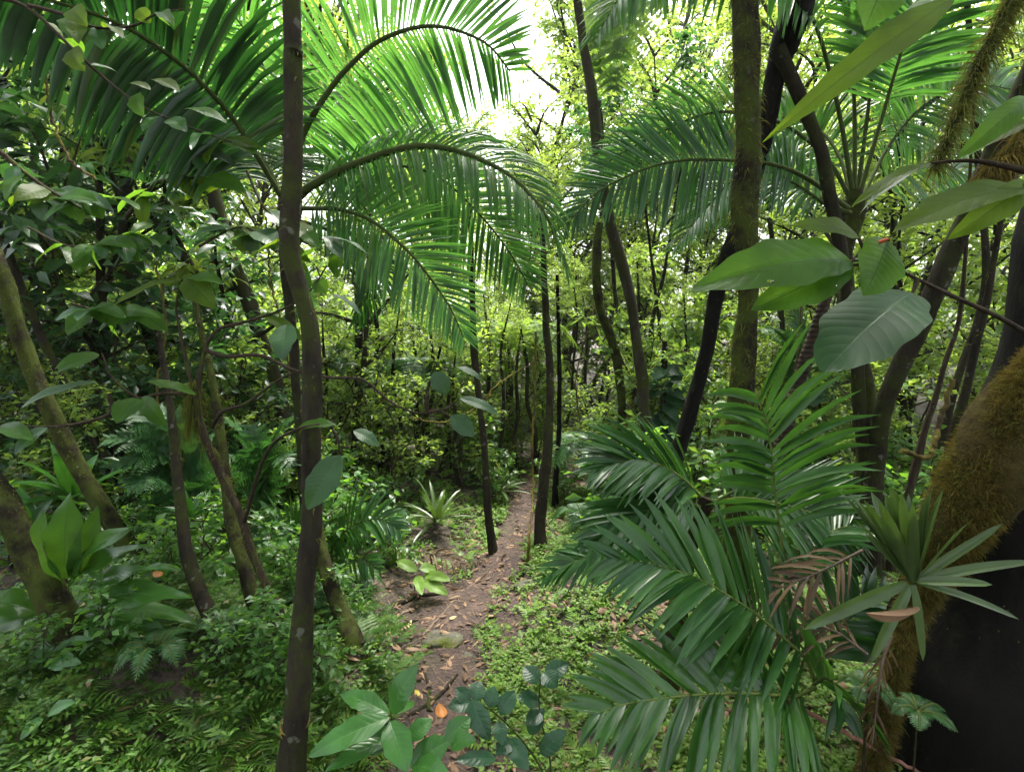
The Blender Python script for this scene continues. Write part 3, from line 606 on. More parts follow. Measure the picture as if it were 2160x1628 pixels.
tree('tree', 'grey-brown trunk leaning away behind the big glossy leaf',
    [(2120, 270, 54), (2072, 380, 55), (2020, 500, 56), (1978, 600, 54), (1932, 700, 54), (1892, 790, 50), (1864, 860, 44), (1848, 950, 42), (1840, 1060, 44)], 3.0, 3.15, 'down', 'bark', up=1.8, moss=500, seed=12, crown=('dark', 0.6, 0.4, -1.6))
tree('tree', 'ringed reddish-brown stem below the large back-lit leaf',
    [(1785, 440, 18), (1762, 530, 22), (1750, 600, 26), (1722, 690, 28), (1694, 775, 30), (1670, 860, 32)], 3.7, 3.8, 'down', 'bark_ring', seed=13)
tree('tree', 'slender curving trunk with a mossy lower half between the two palms',
    [(1212, -40, 18), (1227, 69, 18), (1241, 155, 20), (1251, 213, 22), (1257, 275, 24), (1264, 340, 22), (1278, 420, 23), (1294, 500, 24), (1318, 576, 24), (1331, 638, 22), (1342, 713, 22), (1353, 792, 25), (1361, 878, 22), (1369, 960, 22)], 4.6, 4.7, 'down', 'bark_grey', moss=900, seed=14, up=2.0, crown=('droopy', 0.5, 0.7, -1.6), mossL=(0.008, 0.03))
tree('tree', 'crooked thin mossy trunk just beside the slender curving trunk',
    [(1266, 470, 14), (1258, 534, 18), (1263, 638, 18), (1293, 724, 20), (1308, 810, 18), (1311, 878, 17), (1305, 940, 15)], 5.1, 5.2, 'down', 'bark_mossy', moss=900, seed=15)
tree('tree', 'thin dark upright stem standing on the path edge under the drooping frond tips',
    [(1147, 560, 12), (1151, 672, 15), (1160, 775, 16), (1160, 861, 17), (1155, 930, 20), (1148, 1016, 22), (1139, 1090, 20), (1141, 1156, 22)], 4.4, 4, 'g', 'bark', moss=500, seed=16, flare=0.6, up=0.6, crown=('bushb', 0.4, 1.4, -0.3))
tree('tree', 'wavy thin stem rooted at the far end of the bare path',
    [(996, 600, 11), (999, 724, 15), (1005, 792, 14), (1012, 861, 13), (1021, 930, 13), (1025, 1000, 15), (1029, 1077, 15), (1040, 1168, 15)], 4.1, 4, 'g', 'bark', moss=400, seed=17, flare=0.6, up=0.6, crown=('bushb', 0.35, 2.4, -0.3))
tree('tree', 'very thin black stem beside the upright path-edge stem',
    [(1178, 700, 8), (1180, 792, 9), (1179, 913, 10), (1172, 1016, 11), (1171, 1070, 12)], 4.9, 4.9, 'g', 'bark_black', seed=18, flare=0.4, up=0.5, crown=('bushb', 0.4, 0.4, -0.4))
tree('tree', 'mossy dark trunk leaning in from the edge above the nest fern leaves',
    [(-50, 440, 40), (-15, 530, 42), (14, 603, 44), (40, 706, 46), (80, 810, 46), (113, 878, 47), (143, 947, 47), (183, 1016, 48), (245, 1116, 52), (275, 1160, 54), (335, 1260, 58)], 3.0, 2.9, 'down', 'bark_mossy', up=2.0, moss=9000, seed=19, crown=('tall', 0.5, 0.9, -2.9), mossL=(0.004, 0.013))
tree('tree', 'thinner brown leaning trunk parallel to the mossy dark leaning trunk',
    [(20, 540, 22), (51, 620, 22), (93, 724, 22), (127, 792, 23), (165, 861, 23), (200, 930, 24), (237, 995, 26), (280, 1080, 28)], 3.6, 3.5, 'down', 'bark', up=1.6, moss=500, seed=20, mossL=(0.005, 0.016))
tree('tree', 'thick mossy leaning stem carrying the nest fern at its foot',
    [(-90, 900, 66), (-50, 975, 68), (0, 1040, 72), (30, 1096, 74), (50, 1154, 76), (92, 1231, 76), (127, 1309, 80), (168, 1392, 92)], 2.2, 2.2, 'g', 'bark_mossy', up=1.5, moss=11000, seed=21, mossL=(0.004, 0.013))
tree('tree', 'shadowy trunk half hidden in bright leaves behind the forked sapling',
    [(440, 360, 32), (455, 430, 34), (482, 530, 34), (526, 640, 34), (552, 724, 33), (578, 790, 33), (600, 880, 34)], 4.8, 4.8, 'down', 'bark_grey', up=2.5, moss=200, seed=22, crown=('green', 0.5, 0.2, -1.8))
tree('tree', 'narrow dark trunk among the dense dark foliage',
    [(205, 330, 17), (210, 420, 18), (212, 520, 20), (214, 620, 20), (222, 720, 20), (228, 830, 20)], 4.4, 4.5, 'down', 'bark', up=1.5, seed=23, moss=200)
tree('tree', 'mossy yellow-green trunk directly behind the forked sapling stem',
    [(425, 700, 14), (448, 800, 18), (460, 880, 21), (470, 960, 24), (478, 1030, 26), (490, 1110, 28), (510, 1180, 27), (535, 1260, 31), (560, 1335, 36)], 2.9, 2.9, 'g', 'bark_mossy', up=0.2, moss=1400, seed=24, around=(0.8, -0.3, 0), mossL=(0.005, 0.016))
t6, p6, r6 = tree('tree', 'rooty dark stem with a small leafy rosette perched on it',
    [(330, 680, 13), (350, 800, 16), (362, 880, 19), (370, 960, 22), (377, 1030, 25), (385, 1100, 26), (398, 1180, 30), (422, 1250, 32), (452, 1320, 34), (480, 1385, 40)], 2.75, 2.7, 'g', 'bark', up=0.1, moss=300, seed=25)
tree('tree', 'short curved mossy trunk with spreading roots beside the smooth brown trunk',
    [(655, 930, 15), (662, 1040, 18), (672, 1130, 22), (684, 1185, 24), (703, 1245, 27), (722, 1305, 30), (737, 1352, 34)], 3.0, 3, 'g', 'bark_mossy', up=0.15, moss=900, seed=26, flare=1.1, around=(0.9, -0.2, 0.2), mossL=(0.005, 0.016))
tree('tree', 'knobbly thin trunk in the right-hand thicket with pale gaps behind',
    [(2072, 440, 17), (2078, 520, 19), (2080, 590, 20), (2062, 680, 19), (2030, 770, 20), (2005, 850, 21), (1990, 930, 22)], 4.0, 4.0, 'down', 'bark', up=1.5, seed=27, moss=300)
tree('tree', 'wiry stem zigzagging down between two trunks near the rusty moss bank',
    [(2040, 470, 8), (2035, 560, 10), (2022, 680, 12), (1995, 760, 13), (1976, 830, 14), (1950, 910, 17), (1930, 990, 20)], 3.2, 3.2, 'down', 'twig', up=0.8, seed=28)
tree('tree', 'bent sapling trunk rising just left of the black foreground trunk',
    [(2105, 500, 14), (2085, 620, 18), (2060, 720, 20), (2040, 810, 22), (2020, 890, 24)], 2.9, 2.9, 'down', 'bark', up=1.0, seed=29, moss=200)
for (a, lab) in (([(756, 600, 17), (757, 700, 18), (757, 800, 18), (752, 900, 18)], 'dim upright trunk behind the leaf-laden twig'),
                 ([(790, 620, 9), (797, 724, 11), (800, 810, 12), (806, 920, 12)], 'thin dim stem close by the dim upright trunk'),
                 ([(1290, 520, 9), (1300, 640, 10), (1330, 760, 11), (1360, 860, 12)], 'slim dark sapling leaning behind the slender curving trunk'),
                 ([(1413, 500, 6), (1399, 586, 8), (1378, 665, 9), (1366, 775, 11), (1362, 880, 12)], 'whippy stem leaning against the slender curving trunk'),
                 ([(1385, 640, 6), (1392, 700, 8), (1380, 780, 9), (1372, 860, 10)], 'fine twiggy stem in the yellow-green glade'),
                 ([(1640, 600, 12), (1652, 700, 13), (1662, 800, 14), (1668, 900, 15)], 'dark slender stem visible just past the shaggy moss trunk'),
                 ([(1960, 560, 13), (1935, 650, 14), (1925, 780, 15), (1915, 900, 16)], 'thin trunk seen behind the big glossy leaf'),
                 ([(1880, 420, 14), (1895, 540, 14), (1900, 700, 15)], 'slender trunk below the feathery right palm')):
    tree('tree', lab, a, 5.6 + 0.5 * rng.random(), 5.8, 'down', 'bark', up=1.5, seed=int(a[0][0]), nseg=8, n=24, moss=150, crown=('bushd', 0.5, a[0][0], -0.7))
stem_specs = [(1031, 800, 1026, 905, 9, 6.0), (930, 860, 932, 985, 10, 5.6), (1076, 860, 1078, 960, 8, 6.4), (1093, 870, 1090, 985, 9, 6.0), (1062, 820, 1048, 985, 8, 5.6), (1112, 850, 1128, 970, 10, 6.1), (962, 900, 965, 1010, 8, 5.3), (880, 830, 884, 960, 9, 6.3), (845, 780, 850, 930, 10, 6.6), (1225, 760, 1215, 960, 9, 6.4), (1330, 820, 1322, 960, 8, 6.8), (1100, 930, 1096, 1110, 5, 4.8), (1250, 830, 1246, 950, 7, 7.1), (905, 740, 908, 900, 7, 7.0)]
_g = np.random.default_rng(5)
stem_specs = stem_specs[:9] + [(a_, _g.uniform(720, 840), a_ + _g.normal(0, 26), _g.uniform(930, 990), _g.uniform(5, 10), _g.uniform(5.2, 7.6)) for a_ in (690, 730, 775, 830, 868, 915, 950, 1210, 1235, 1285, 1345, 1400, 1440, 1475, 1620, 1730, 1890, 1965)]
for i, (a, b, c_, d_, wd, dep) in enumerate(stem_specs):
    tree('sapling', 'thin dark sapling stem in the thicket beyond the path', [(a - 6 + rng.normal(0, 14), b - 180, wd * .3), (a + rng.normal(0, 5), b - 80, wd * .8), (a, b, wd), ((a + c_) / 2 + rng.normal(0, 9), (b + d_) / 2, wd), (c_, d_, wd * 1.1)], dep, dep, 'down', 'bark', seed=40 + i, nseg=6, n=20, cat='sapling', group='thin sapling stems beyond the path', flare=0.3, crown=('bushb', 0.38, i * 1.1, -0.42))

# --- black foreground trunk at the edge, with the rusty moss bank leaning over it
tree('tree', 'massive black trunk in deep shade at the picture edge',
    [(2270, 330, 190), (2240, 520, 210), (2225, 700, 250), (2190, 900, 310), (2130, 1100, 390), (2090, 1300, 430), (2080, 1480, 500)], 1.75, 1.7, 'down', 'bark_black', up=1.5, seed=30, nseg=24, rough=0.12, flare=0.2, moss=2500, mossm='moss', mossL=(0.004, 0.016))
lim, lp, lr_ = tree('leaning_trunk', 'leaning trunk thickly furred with rusty golden moss in front of the black trunk',
    [(2270, 690, 150), (2160, 850, 210), (2085, 980, 220), (2025, 1090, 180), (1968, 1200, 110), (1925, 1290, 66), (1890, 1400, 52), (1872, 1480, 60)], 1.5, 1.62, 'down', 'bark_rust', seed=31, nseg=28, flare=0.2, rough=0.16)
mm = MB(); moss_strands(mm, lp[2:38], lr_[2:38] * 1.0, 66000, L=(0.006, 0.024), W=0.0022, seed=32, around=(-0.35, -0.6, 0.2), down=0.3, k=2, floor=0.6)
part('moss', mm, M['moss_rust'], lim)
mm = MB(); moss_strands(mm, lp[4:36], lr_[4:36] * 1.02, 9000, L=(0.008, 0.034), W=0.0022, seed=37, around=(-0.6, -0.3, 0.4), down=0.6, floor=0.0); part('moss', mm, M['moss'], lim)
hb, hp, hr = tree('mossy_branch', 'mossy branch coming down from above, dripping with hanging green moss',
    [(2175, -80, 34), (2136, 0, 32), (2092, 86, 30), (2057, 155, 26), (2023, 241, 22), (1999, 292, 18), (1970, 360, 9)], 1.5, 1.45, None, 'bark_mossy', up=0.4, seed=33, cat='branch', flare=0)
mm = MB(); moss_strands(mm, hp, hr, 5200, L=(0.012, 0.07), W=0.0026, seed=34, down=1.3, k=3); part('moss', mm, M['moss'], hb)
h2, hp2, hr2 = tree('mossy_branch', 'short golden moss-draped branch at the edge above the paired long leaves',
    [(2230, 230, 70), (2160, 300, 60), (2100, 350, 34), (2060, 390, 14)], 1.4, 1.4, None, 'bark_mossy', seed=35, cat='branch', flare=0)
mm = MB(); moss_strands(mm, hp2, hr2, 3500, L=(0.015, 0.07), W=0.003, seed=36, down=2.0, k=3); part('moss', mm, M['moss_rust'], h2)

# ------------------------------------------------------------------ leafy saplings and branches
UPC = np.array([0, -0.55, 0.85])
def twig(parent, pts, r0, r1, name='twig', m='twig'):
    c = spline(np.array(px_pts(pts)), 30); tb = MB(); tube(tb, c, np.linspace(r0, r1, 30), 6, 0.05); return part(name, tb, M[m], parent)
def leaves(parent, rows, matn='big', **kw):
    for row in rows:
        (a, b, d0), (c, e, d1), wpx = row[:3]; nmv = row[3] if len(row) > 3 and row[3] is not None else UPC; mt = row[4] if len(row) > 4 else matn
        k2 = dict(kw); k2.update(row[5] if len(row) > 5 else {})
        bigleaf(parent, P(a, b, d0), P(c, e, d1), wpx / FPX * (d0 + d1) / 2, nmv, mt, **k2)

fsap, fp, fr_ = tree('sapling', 'forked sapling with bare thin limbs and a few large ribbed leaves',
    [(415, 835, 22), (419, 880, 20), (436, 930, 20), (459, 985, 19), (484, 1040, 18), (507, 1085, 18), (528, 1155, 18), (560, 1232, 18), (590, 1290, 17), (604, 1400, 18)], 2.4, 2.3, 'down', 'twig', seed=50, moss=500, cat='sapling', mossL=(0.015, 0.05))
for tw in ([(414, 845, 2.4), (396, 775, 2.4), (378, 690, 2.4), (372, 640, 2.4), (385, 588, 2.4)],
           [(416, 850, 2.4), (424, 775, 2.4), (438, 725, 2.4), (462, 694, 2.4), (520, 678, 2.38), (590, 655, 2.35), (650, 618, 2.3), (690, 560, 2.3)],
           [(432, 738, 2.4), (480, 752, 2.38), (550, 750, 2.35), (620, 781, 2.3), (700, 797, 2.25), (765, 800, 2.25), (830, 852, 2.25), (905, 870, 2.25), (950, 800, 2.25)],
           [(903, 869, 2.25), (940, 862, 2.22), (968, 842, 2.2)], [(928, 864, 2.23), (950, 879, 2.2)], [(900, 868, 2.25), (902, 820, 2.22), (914, 788, 2.2)],
           [(447, 900, 2.4), (470, 868, 2.3), (520, 850, 2.25), (590, 800, 2.2), (640, 780, 2.2)],
           [(515, 1100, 2.35), (560, 960, 2.0), (625, 906, 1.6), (700, 900, 1.6), (718, 958, 1.6)],
           [(414, 830, 2.4), (340, 830, 2.35), (292, 838, 2.3), (240, 800, 2.3), (215, 745, 2.3)],
           [(230, 830, 2.3), (235, 870, 2.3), (180, 890, 2.3), (110, 900, 2.3), (0, 898, 2.3)]):
    twig(fsap, tw, 0.010, 0.003)
leaves(fsap, [
    ((392, 588, 2.4), (454, 650, 2.3), 58, (0.1, -0.9, 0.5), 'big_yellow'), ((388, 590, 2.4), (241, 645, 2.2), 40, (0.1, -0.15, 0.9), 'big_yellow'), ((395, 586, 2.4), (470, 600, 2.3), 40, UPC, 'big'),
    ((605, 684, 2.2), (597, 760, 2.1), 56, (0, -0.9, 0.35), 'big_gloss'), ((210, 748, 2.2), (112, 787, 2.1), 46, (0.2, -0.6, 0.8), 'big'), ((206, 806, 2.2), (41, 862, 2.0), 46, (0, -0.3, 0.9), 'big_gloss'),
    ((292, 840, 2.2), (246, 893, 2.1), 60, (0, -0.9, 0.4), 'big'), ((413, 832, 2.3), (308, 806, 2.2), 30, UPC, 'big'), ((629, 902, 1.6), (710, 897, 1.58), 34, (0, -0.5, 0.9), 'big'),
    ((718, 960, 1.6), (648, 1075, 1.55), 66, (0.1, -0.9, 0.4), 'big_gloss'), ((746, 908, 1.9), (800, 942, 1.9), 34, UPC, 'big_gloss'), ((914, 786, 2.2), (944, 832, 2.2), 42, (0, -0.7, 0.6), 'big_gloss'),
    ((966, 775, 2.2), (1016, 803, 2.2), 28, (0, -0.3, 0.9), 'big_gloss'), ((950, 878, 2.2), (1000, 920, 2.2), 44, (0, -0.7, 0.6), 'big_gloss'), ((969, 840, 2.2), (1052, 876, 2.2), 30, UPC, 'big_gloss'),
    ((684, 500, 2.3), (724, 534, 2.3), 30, (0, -0.6, 0.8), 'big_gloss'), ((701, 620, 2.3), (764, 668, 2.3), 26, (0, -0.2, 1), 'big_gloss'), ((665, 590, 2.3), (690, 618, 2.3), 34, (0, -1, 0.2), 'big'),
    ((700, 500, 2.3), (780, 540, 2.3), 22, (0, -.2, 1), 'big_gloss'), ((655, 610, 2.3), (600, 560, 2.3), 40, UPC, 'big'), ((560, 668, 2.35), (640, 720, 2.3), 30, UPC, 'big_yellow'),
    ((300, 838, 2.3), (352, 900, 2.2), 38, (0, -0.9, 0.4), 'big'), ((0, 898, 2.3), (70, 930, 2.2), 40, UPC, 'big'), ((100, 900, 2.3), (30, 960, 2.2), 42, UPC, 'big_gloss')])
mm = MB(); cc_ = spline(np.array(px_pts([(410, 800, 2.4), (408, 900, 2.4)])), 8); moss_strands(mm, cc_, np.full(8, 0.015), 700, L=(0.05, 0.14), W=0.003, down=3, seed=51, k=3); part('moss', mm, M['moss'], fsap)

def leafy_twig(name, label, mains, rows=(), auto=0, lw=34, ll=60, matn='big', r0=0.006, cat='branch', seed=0, nrmv=UPC, mats=None):
    g = np.random.default_rng(seed); base = px_pts(mains[0])[0]; t = thing(name, base, label, cat)
    for mn in mains: twig(t, mn, r0, r0 * 0.35)
    if rows: leaves(t, rows, matn)
    for i in range(auto):
        mn = mains[g.integers(len(mains))]; c = spline(np.array(mn, float), 40); q = c[g.integers(8, 40)]
        a = g.uniform(0, 6.28); ln = ll * g.uniform(0.6, 1.2)
        e = q + np.array([math.cos(a) * ln, abs(math.sin(a)) * ln * 0.6 + 8, g.normal(-0.03, 0.08)])
        nmv = np.array([g.normal(0, .3), -0.5 + g.normal(0, .3), 0.8])
        bigleaf(t, P(*q), P(*e), lw * g.uniform(0.7, 1.2) / FPX * q[2], nmv, (mats or [matn])[g.integers(len(mats or [matn]))])
    return t
leafy_twig('branch', 'long dark twig with hanging yellow-green leaves across the upper corner', [
    [(-30, -10, 1.7), (60, 18, 1.7), (160, 110, 1.7), (220, 165, 1.7), (300, 225, 1.7), (390, 265, 1.7), (490, 300, 1.7)], [(60, 12, 1.7), (130, 30, 1.7), (200, 58, 1.65), (280, 55, 1.6), (330, 30, 1.6), (390, 20, 1.6)]],
    rows=[((150, 105, 1.7), (178, 152, 1.65), 44, (0, -1, 0.2), 'big_yellow'), ((322, 168, 1.7), (380, 196, 1.65), 34, UPC, 'big_yellow'), ((275, 175, 1.7), (318, 190, 1.7), 28, UPC, 'big_yellow'), ((285, 200, 1.7), (302, 246, 1.65), 36, (0, -1, .2), 'big'),
          ((150, 20, 1.65), (185, 55, 1.6), 44, (0, -1, .3), 'big_yellow'), ((290, 20, 1.6), (318, 50, 1.6), 32, (0, -1, .3), 'big_yellow'), ((390, 230, 1.7), (480, 262, 1.65), 34, UPC, 'big')], auto=14, seed=3, mats=['big', 'big_yellow', 'palm_dark'])
leafy_twig('branch', 'grey branch crossing the dark foliage between leaning trunks and palm', [[(265, 460, 2.9), (330, 385, 2.9), (410, 318, 2.9), (470, 300, 2.8)], [(330, 385, 2.9), (400, 375, 2.85), (470, 380, 2.8)], [(0, 320, 2.6), (80, 385, 2.6), (170, 440, 2.6)]],
    auto=34, lw=40, ll=85, seed=5, mats=['big', 'big_gloss', 'palm_dark', 'big_yellow'], r0=0.012)
leafy_twig('branch', 'drooping leafy bough at the base of the palm fronds', [[(520, 360, 2.5), (560, 440, 2.45), (640, 490, 2.4), (720, 520, 2.4)], [(420, 520, 2.5), (500, 480, 2.5), (560, 500, 2.4), (640, 560, 2.4)]],
    auto=26, lw=44, ll=85, seed=6, mats=['big', 'big_yellow', 'big_gloss'])
leafy_twig('branch', 'tangled leafy bough in front of the narrow dark trunk', [[(60, 480, 2.8), (150, 520, 2.7), (250, 500, 2.7), (330, 470, 2.7)], [(150, 640, 2.7), (230, 660, 2.7), (310, 650, 2.7)], [(30, 420, 2.7), (120, 400, 2.7), (230, 420, 2.7)]],
    auto=46, lw=38, ll=80, seed=7, mats=['big', 'big_gloss', 'palm_dark', 'big'])

# big-leaved branch right in front, upper right of the path
fb = leafy_twig('branch', 'dark twig holding very large ribbed green leaves in front of the right palm trunk', [
    [(2170, 705, 1.25), (2105, 668, 1.2), (2000, 620, 1.12), (1880, 562, 1.05), (1838, 546, 1.02), (1796, 552, 1.0)], [(1842, 548, 1.02), (1820, 520, 1.02), (1808, 496, 1.02)], [(1845, 548, 1.02), (1862, 515, 1.02), (1876, 506, 1.02)], [(1935, 590, 1.08), (1928, 610, 1.07), (1922, 622, 1.06)]],
    rows=[((1796, 552, 1.0), (1456, 615, 0.92), 118, (-0.05, -0.85, 0.5), 'big', dict(lobes=0.05, arch=0.09, fold=0.3, nv=34)),
          ((1872, 506, 1.02), (1822, 624, 0.98), 108, (0.1, -1, 0.1), 'big', dict(arch=0.03)),
          ((1924, 618, 1.06), (1738, 786, 0.95), 168, (-0.25, -0.62, 0.74), 'big_gloss', dict(nv=36, nu=13, arch=0.07, fold=0.12, prof='ellip')),
          ((1812, 500, 1.02), (1668, 478, 0.98), 54, (0, -0.8, 0.6), 'big_yellow', dict(arch=0.08)), ((1838, 548, 1.02), (1592, 650, 1.0), 52, (0, -0.15, 1), 'big', dict(arch=0.05)),
          ((1800, 556, 1.0), (1585, 655, 0.95), 90, (-0.05, -0.9, 0.3), 'big', dict(arch=0.02))], r0=0.006)
pet = MB()
for a, b, c_, d_ in ((1872, 505, 1850, 512), (1772, 556, 1796, 552)):
    tube(pet, np.array(px_pts([(a, b, 1.01), (c_, d_, 1.01)])), 0.0035, 6)
part('petiole', pet, leaf_mat('red_petiole', (0.45, 0.07, 0.02), (0.5, 0.1, 0.03), (0.3, 0.05, 0.01), 0.1, 0.4), fb)
leafy_twig('branch', 'branch of very long narrow leaves slanting down from the top edge', [[(2080, -90, 0.95), (2040, -40, 0.92), (2005, 5, 0.9)], [(2040, -40, 0.92), (1930, -90, 0.95), (1862, -60, 0.95)]],
    rows=[((2012, -5, 0.9), (1608, 302, 0.86), 66, (0.3, -0.8, 0.55), 'big_yellow', dict(prof='lance', arch=0.05, nv=34, wave=0.006)), ((1864, -62, 0.95), (1822, 66, 0.9), 100, (0, -1, 0.2), 'big', {}), ((2030, -30, 0.92), (1880, 70, 0.95), 50, UPC, 'big', {})], r0=0.005)
leafy_twig('branch', 'branch at the edge with paired long leaves chewed by insects', [[(2230, 330, 0.95), (2185, 365, 0.93), (2160, 392, 0.92)], [(2185, 365, 0.93), (2060, 340, 0.95), (1962, 344, 0.97)], [(2230, 330, 0.95), (2200, 250, 0.95), (2165, 205, 0.95)]],
    rows=[((2168, 395, 0.92), (1882, 492, 0.9), 92, (0.1, -0.55, 0.8), 'big_yellow', dict(arch=0.07)), ((2175, 385, 0.93), (2000, 506, 0.9), 62, (0.3, -0.8, 0.5), 'big_yellow', {}), ((1966, 344, 0.97), (1796, 438, 0.93), 34, (0.2, -0.4, 0.9), 'big_yellow', dict(arch=0.06)),
          ((1968, 350, 0.97), (1812, 452, 0.95), 22, (0.0, -0.2, 1), 'big_gloss', {}), ((2168, 205, 0.95), (2020, 335, 0.93), 50, (0.2, -0.8, 0.5), 'big', {}), ((2200, 250, 0.95), (2040, 330, 0.97), 40, UPC, 'big_yellow', {})], r0=0.006)

# ------------------------------------------------------------------ understory palms at the right of the path
lpst, _, _ = tree('young_palm', 'young palm with broad glossy fronds sprawling over the path edge',
    [(1492, 1050, 40), (1480, 1080, 42), (1462, 1120, 42), (1448, 1165, 40), (1440, 1220, 42)], 2.2, 2.2, 'down', 'bark_mossy', seed=60, moss=500, cat='palm', flare=0.2, mossL=(0.01, 0.03))
yl = lambda u: 0.75 + 0.35 * np.sin(np.pi * np.clip(u * 0.8 + 0.2, 0, 1)) - 0.45 * u ** 3
palm_fronds(lpst, [
    dict(p=[(1490, 1060, 2.2), (1440, 1010, 2.15), (1385, 978, 2.1), (1320, 972, 2.05), (1262, 992, 2.0)], side=(0.15, 0.75, 0.5), n=36, L=0.29, W=0.030, a0=46, a1=16, dU=0.35, dD=0.5, lift=0.08, jit=0.05, start=0.12, leafmat='palm_low', stalk='rachis_pale', r0=0.008, lenp=yl, gaps=0),
    dict(p=[(1488, 1072, 2.2), (1430, 1058, 2.1), (1370, 1075, 2.0), (1300, 1112, 1.95), (1262, 1140, 1.93)], side=(0.2, 0.8, 0.45), n=30, L=0.28, W=0.042, a0=38, a1=14, dU=0.35, dD=0.4, lift=0.05, jit=0.05, start=0.12, leafmat='palm_low', stalk='rachis_pale', r0=0.008, lenp=yl, gaps=0),
    dict(p=[(1500, 1075, 2.25), (1440, 1110, 2.3), (1370, 1130, 2.35), (1290, 1155, 2.4), (1200, 1190, 2.45), (1150, 1215, 2.45)], side=(0.1, 0.8, 0.5), n=26, L=0.24, W=0.028, a0=60, a1=22, dU=0.3, dD=0.5, start=0.3, leafmat='palm_low', stalk='rachis_pale', r0=0.007, gaps=0),
    dict(p=[(1505, 1065, 2.2), (1560, 1050, 2.2), (1630, 1060, 2.15), (1720, 1085, 2.1), (1800, 1125, 2.05)], side=(-0.1, 0.7, 0.6), n=30, L=0.36, W=0.02, a0=60, a1=25, dU=0.3, dD=0.6, start=0.15, leafmat='palm_low', stalk='rachis_pale', r0=0.007),
    dict(p=[(1505, 1060, 2.25), (1560, 1030, 2.3), (1620, 1010, 2.35), (1690, 1030, 2.4)], side=(-0.1, 0.7, 0.6), n=20, L=0.34, W=0.03, a0=60, a1=25, dU=0.3, dD=0.6, start=0.15, leafmat='palm_low', r0=0.007),
])
mid = ground(*(P(1655, 1330, 1.95)[:2]))
py2 = thing('young_palm', mid, 'young palm with one tall upright frond fanning out below the big glossy leaf', 'palm')
palm_fronds(py2, [
    dict(p=[(1660, 1330, 1.98), (1655, 1200, 2.0), (1643, 1100, 2.0), (1634, 1030, 2.0), (1628, 960, 2.0), (1617, 890, 2.0), (1598, 832, 1.98)], side=(1, 0.1, 0.15), n=18, L=0.44, W=0.034, a0=70, a1=34, dU=0.6, dD=0.6, lift=0.12, start=0.42, leafmat='palm_low', stalk='rachis_pale', r0=0.008, lr=0.7, gaps=0,
         lenp=lambda u: 0.95 - 0.15 * u),
    dict(p=[(1665, 1330, 2.0), (1690, 1220, 2.0), (1730, 1140, 2.02), (1790, 1110, 2.05), (1850, 1130, 2.1)], side=(0.2, 0.8, 0.4), n=24, L=0.30, W=0.022, a0=65, a1=25, dU=0.4, dD=0.6, start=0.35, leafmat='palm_low', stalk='rachis_pale', r0=0.007)])
mid = ground(*(P(1700, 1440, 1.75)[:2]))
py3 = thing('young_palm', mid, 'low palm with two wide dark glossy fronds arching over the ground in front', 'palm')
palm_fronds(py3, [
    dict(p=[(1720, 1440, 1.78), (1700, 1390, 1.76), (1659, 1351, 1.74), (1592, 1293, 1.70), (1525, 1249, 1.68), (1458, 1213, 1.66), (1368, 1188, 1.64), (1285, 1178, 1.62)], side=(0.2, 0.62, 0.7), n=31, L=0.33, W=0.035, a0=60, a1=26, dU=0.30, dD=0.45, lift=0.1, jit=0.05, start=0.12, leafmat='palm_low', stalk='rachis_pale', r0=0.007, lenp=yl, gaps=0, k=6),
    dict(p=[(1720, 1450, 1.72), (1670, 1468, 1.62), (1601, 1462, 1.55), (1502, 1463, 1.5), (1413, 1470, 1.46), (1324, 1484, 1.43), (1245, 1506, 1.40)], side=(0.05, 0.72, 0.62), n=26, L=0.28, W=0.036, a0=66, a1=25, dU=0.25, dD=0.55, lift=0.08, jit=0.05, start=0.12, leafmat='palm_stain', stalk='rachis_pale', r0=0.007, lenp=yl, gaps=0, k=6),
    dict(p=[(1720, 1440, 1.78), (1735, 1400, 1.8), (1760, 1340, 1.85), (1810, 1290, 1.9), (1860, 1260, 1.95)], side=(-0.4, 0.5, 0.5), n=12, L=0.30, W=0.04, a0=60, a1=25, dU=0.3, dD=0.5, start=0.2, leafmat='palm_dark', r0=0.007, gaps=0),
    dict(p=[(1715, 1445, 1.76), (1740, 1430, 1.7), (1765, 1450, 1.62), (1780, 1500, 1.58)], side=(-0.4, 0.5, 0.5), n=9, L=0.24, W=0.034, a0=60, a1=25, dU=0.6, dD=0.8, start=0.1, leafmat='palm_low', r0=0.006, gaps=0),
])
mid = G(690, 1225)
py4 = thing('young_palm', mid, 'small palm with two shiny fronds peeping out on both sides of the smooth brown trunk', 'palm')
palm_fronds(py4, [
    dict(p=[(690, 1215, 3.3), (705, 1150, 3.3), (745, 1108, 3.25), (800, 1095, 3.2), (845, 1118, 3.15)], side=(-0.3, 0.6, 0.7), n=22, L=0.26, W=0.026, a0=65, a1=25, dU=0.4, dD=0.7, start=0.25, leafmat='palm_low', r0=0.006, gaps=0),
    dict(p=[(680, 1215, 3.3), (650, 1150, 3.2), (610, 1118, 3.1), (560, 1115, 3.05), (520, 1135, 3.0)], side=(0.3, 0.6, 0.7), n=22, L=0.24, W=0.024, a0=65, a1=25, dU=0.4, dD=0.7, start=0.3, leafmat='palm_low', r0=0.006, gaps=0),
    dict(p=[(690, 1215, 3.3), (720, 1180, 3.2), (760, 1175, 3.1), (800, 1200, 3.0)], side=(-0.3, 0.6, 0.7), n=16, L=0.2, W=0.022, a0=65, a1=25, dU=0.4, dD=0.8, start=0.25, leafmat='palm_low', r0=0.005)])

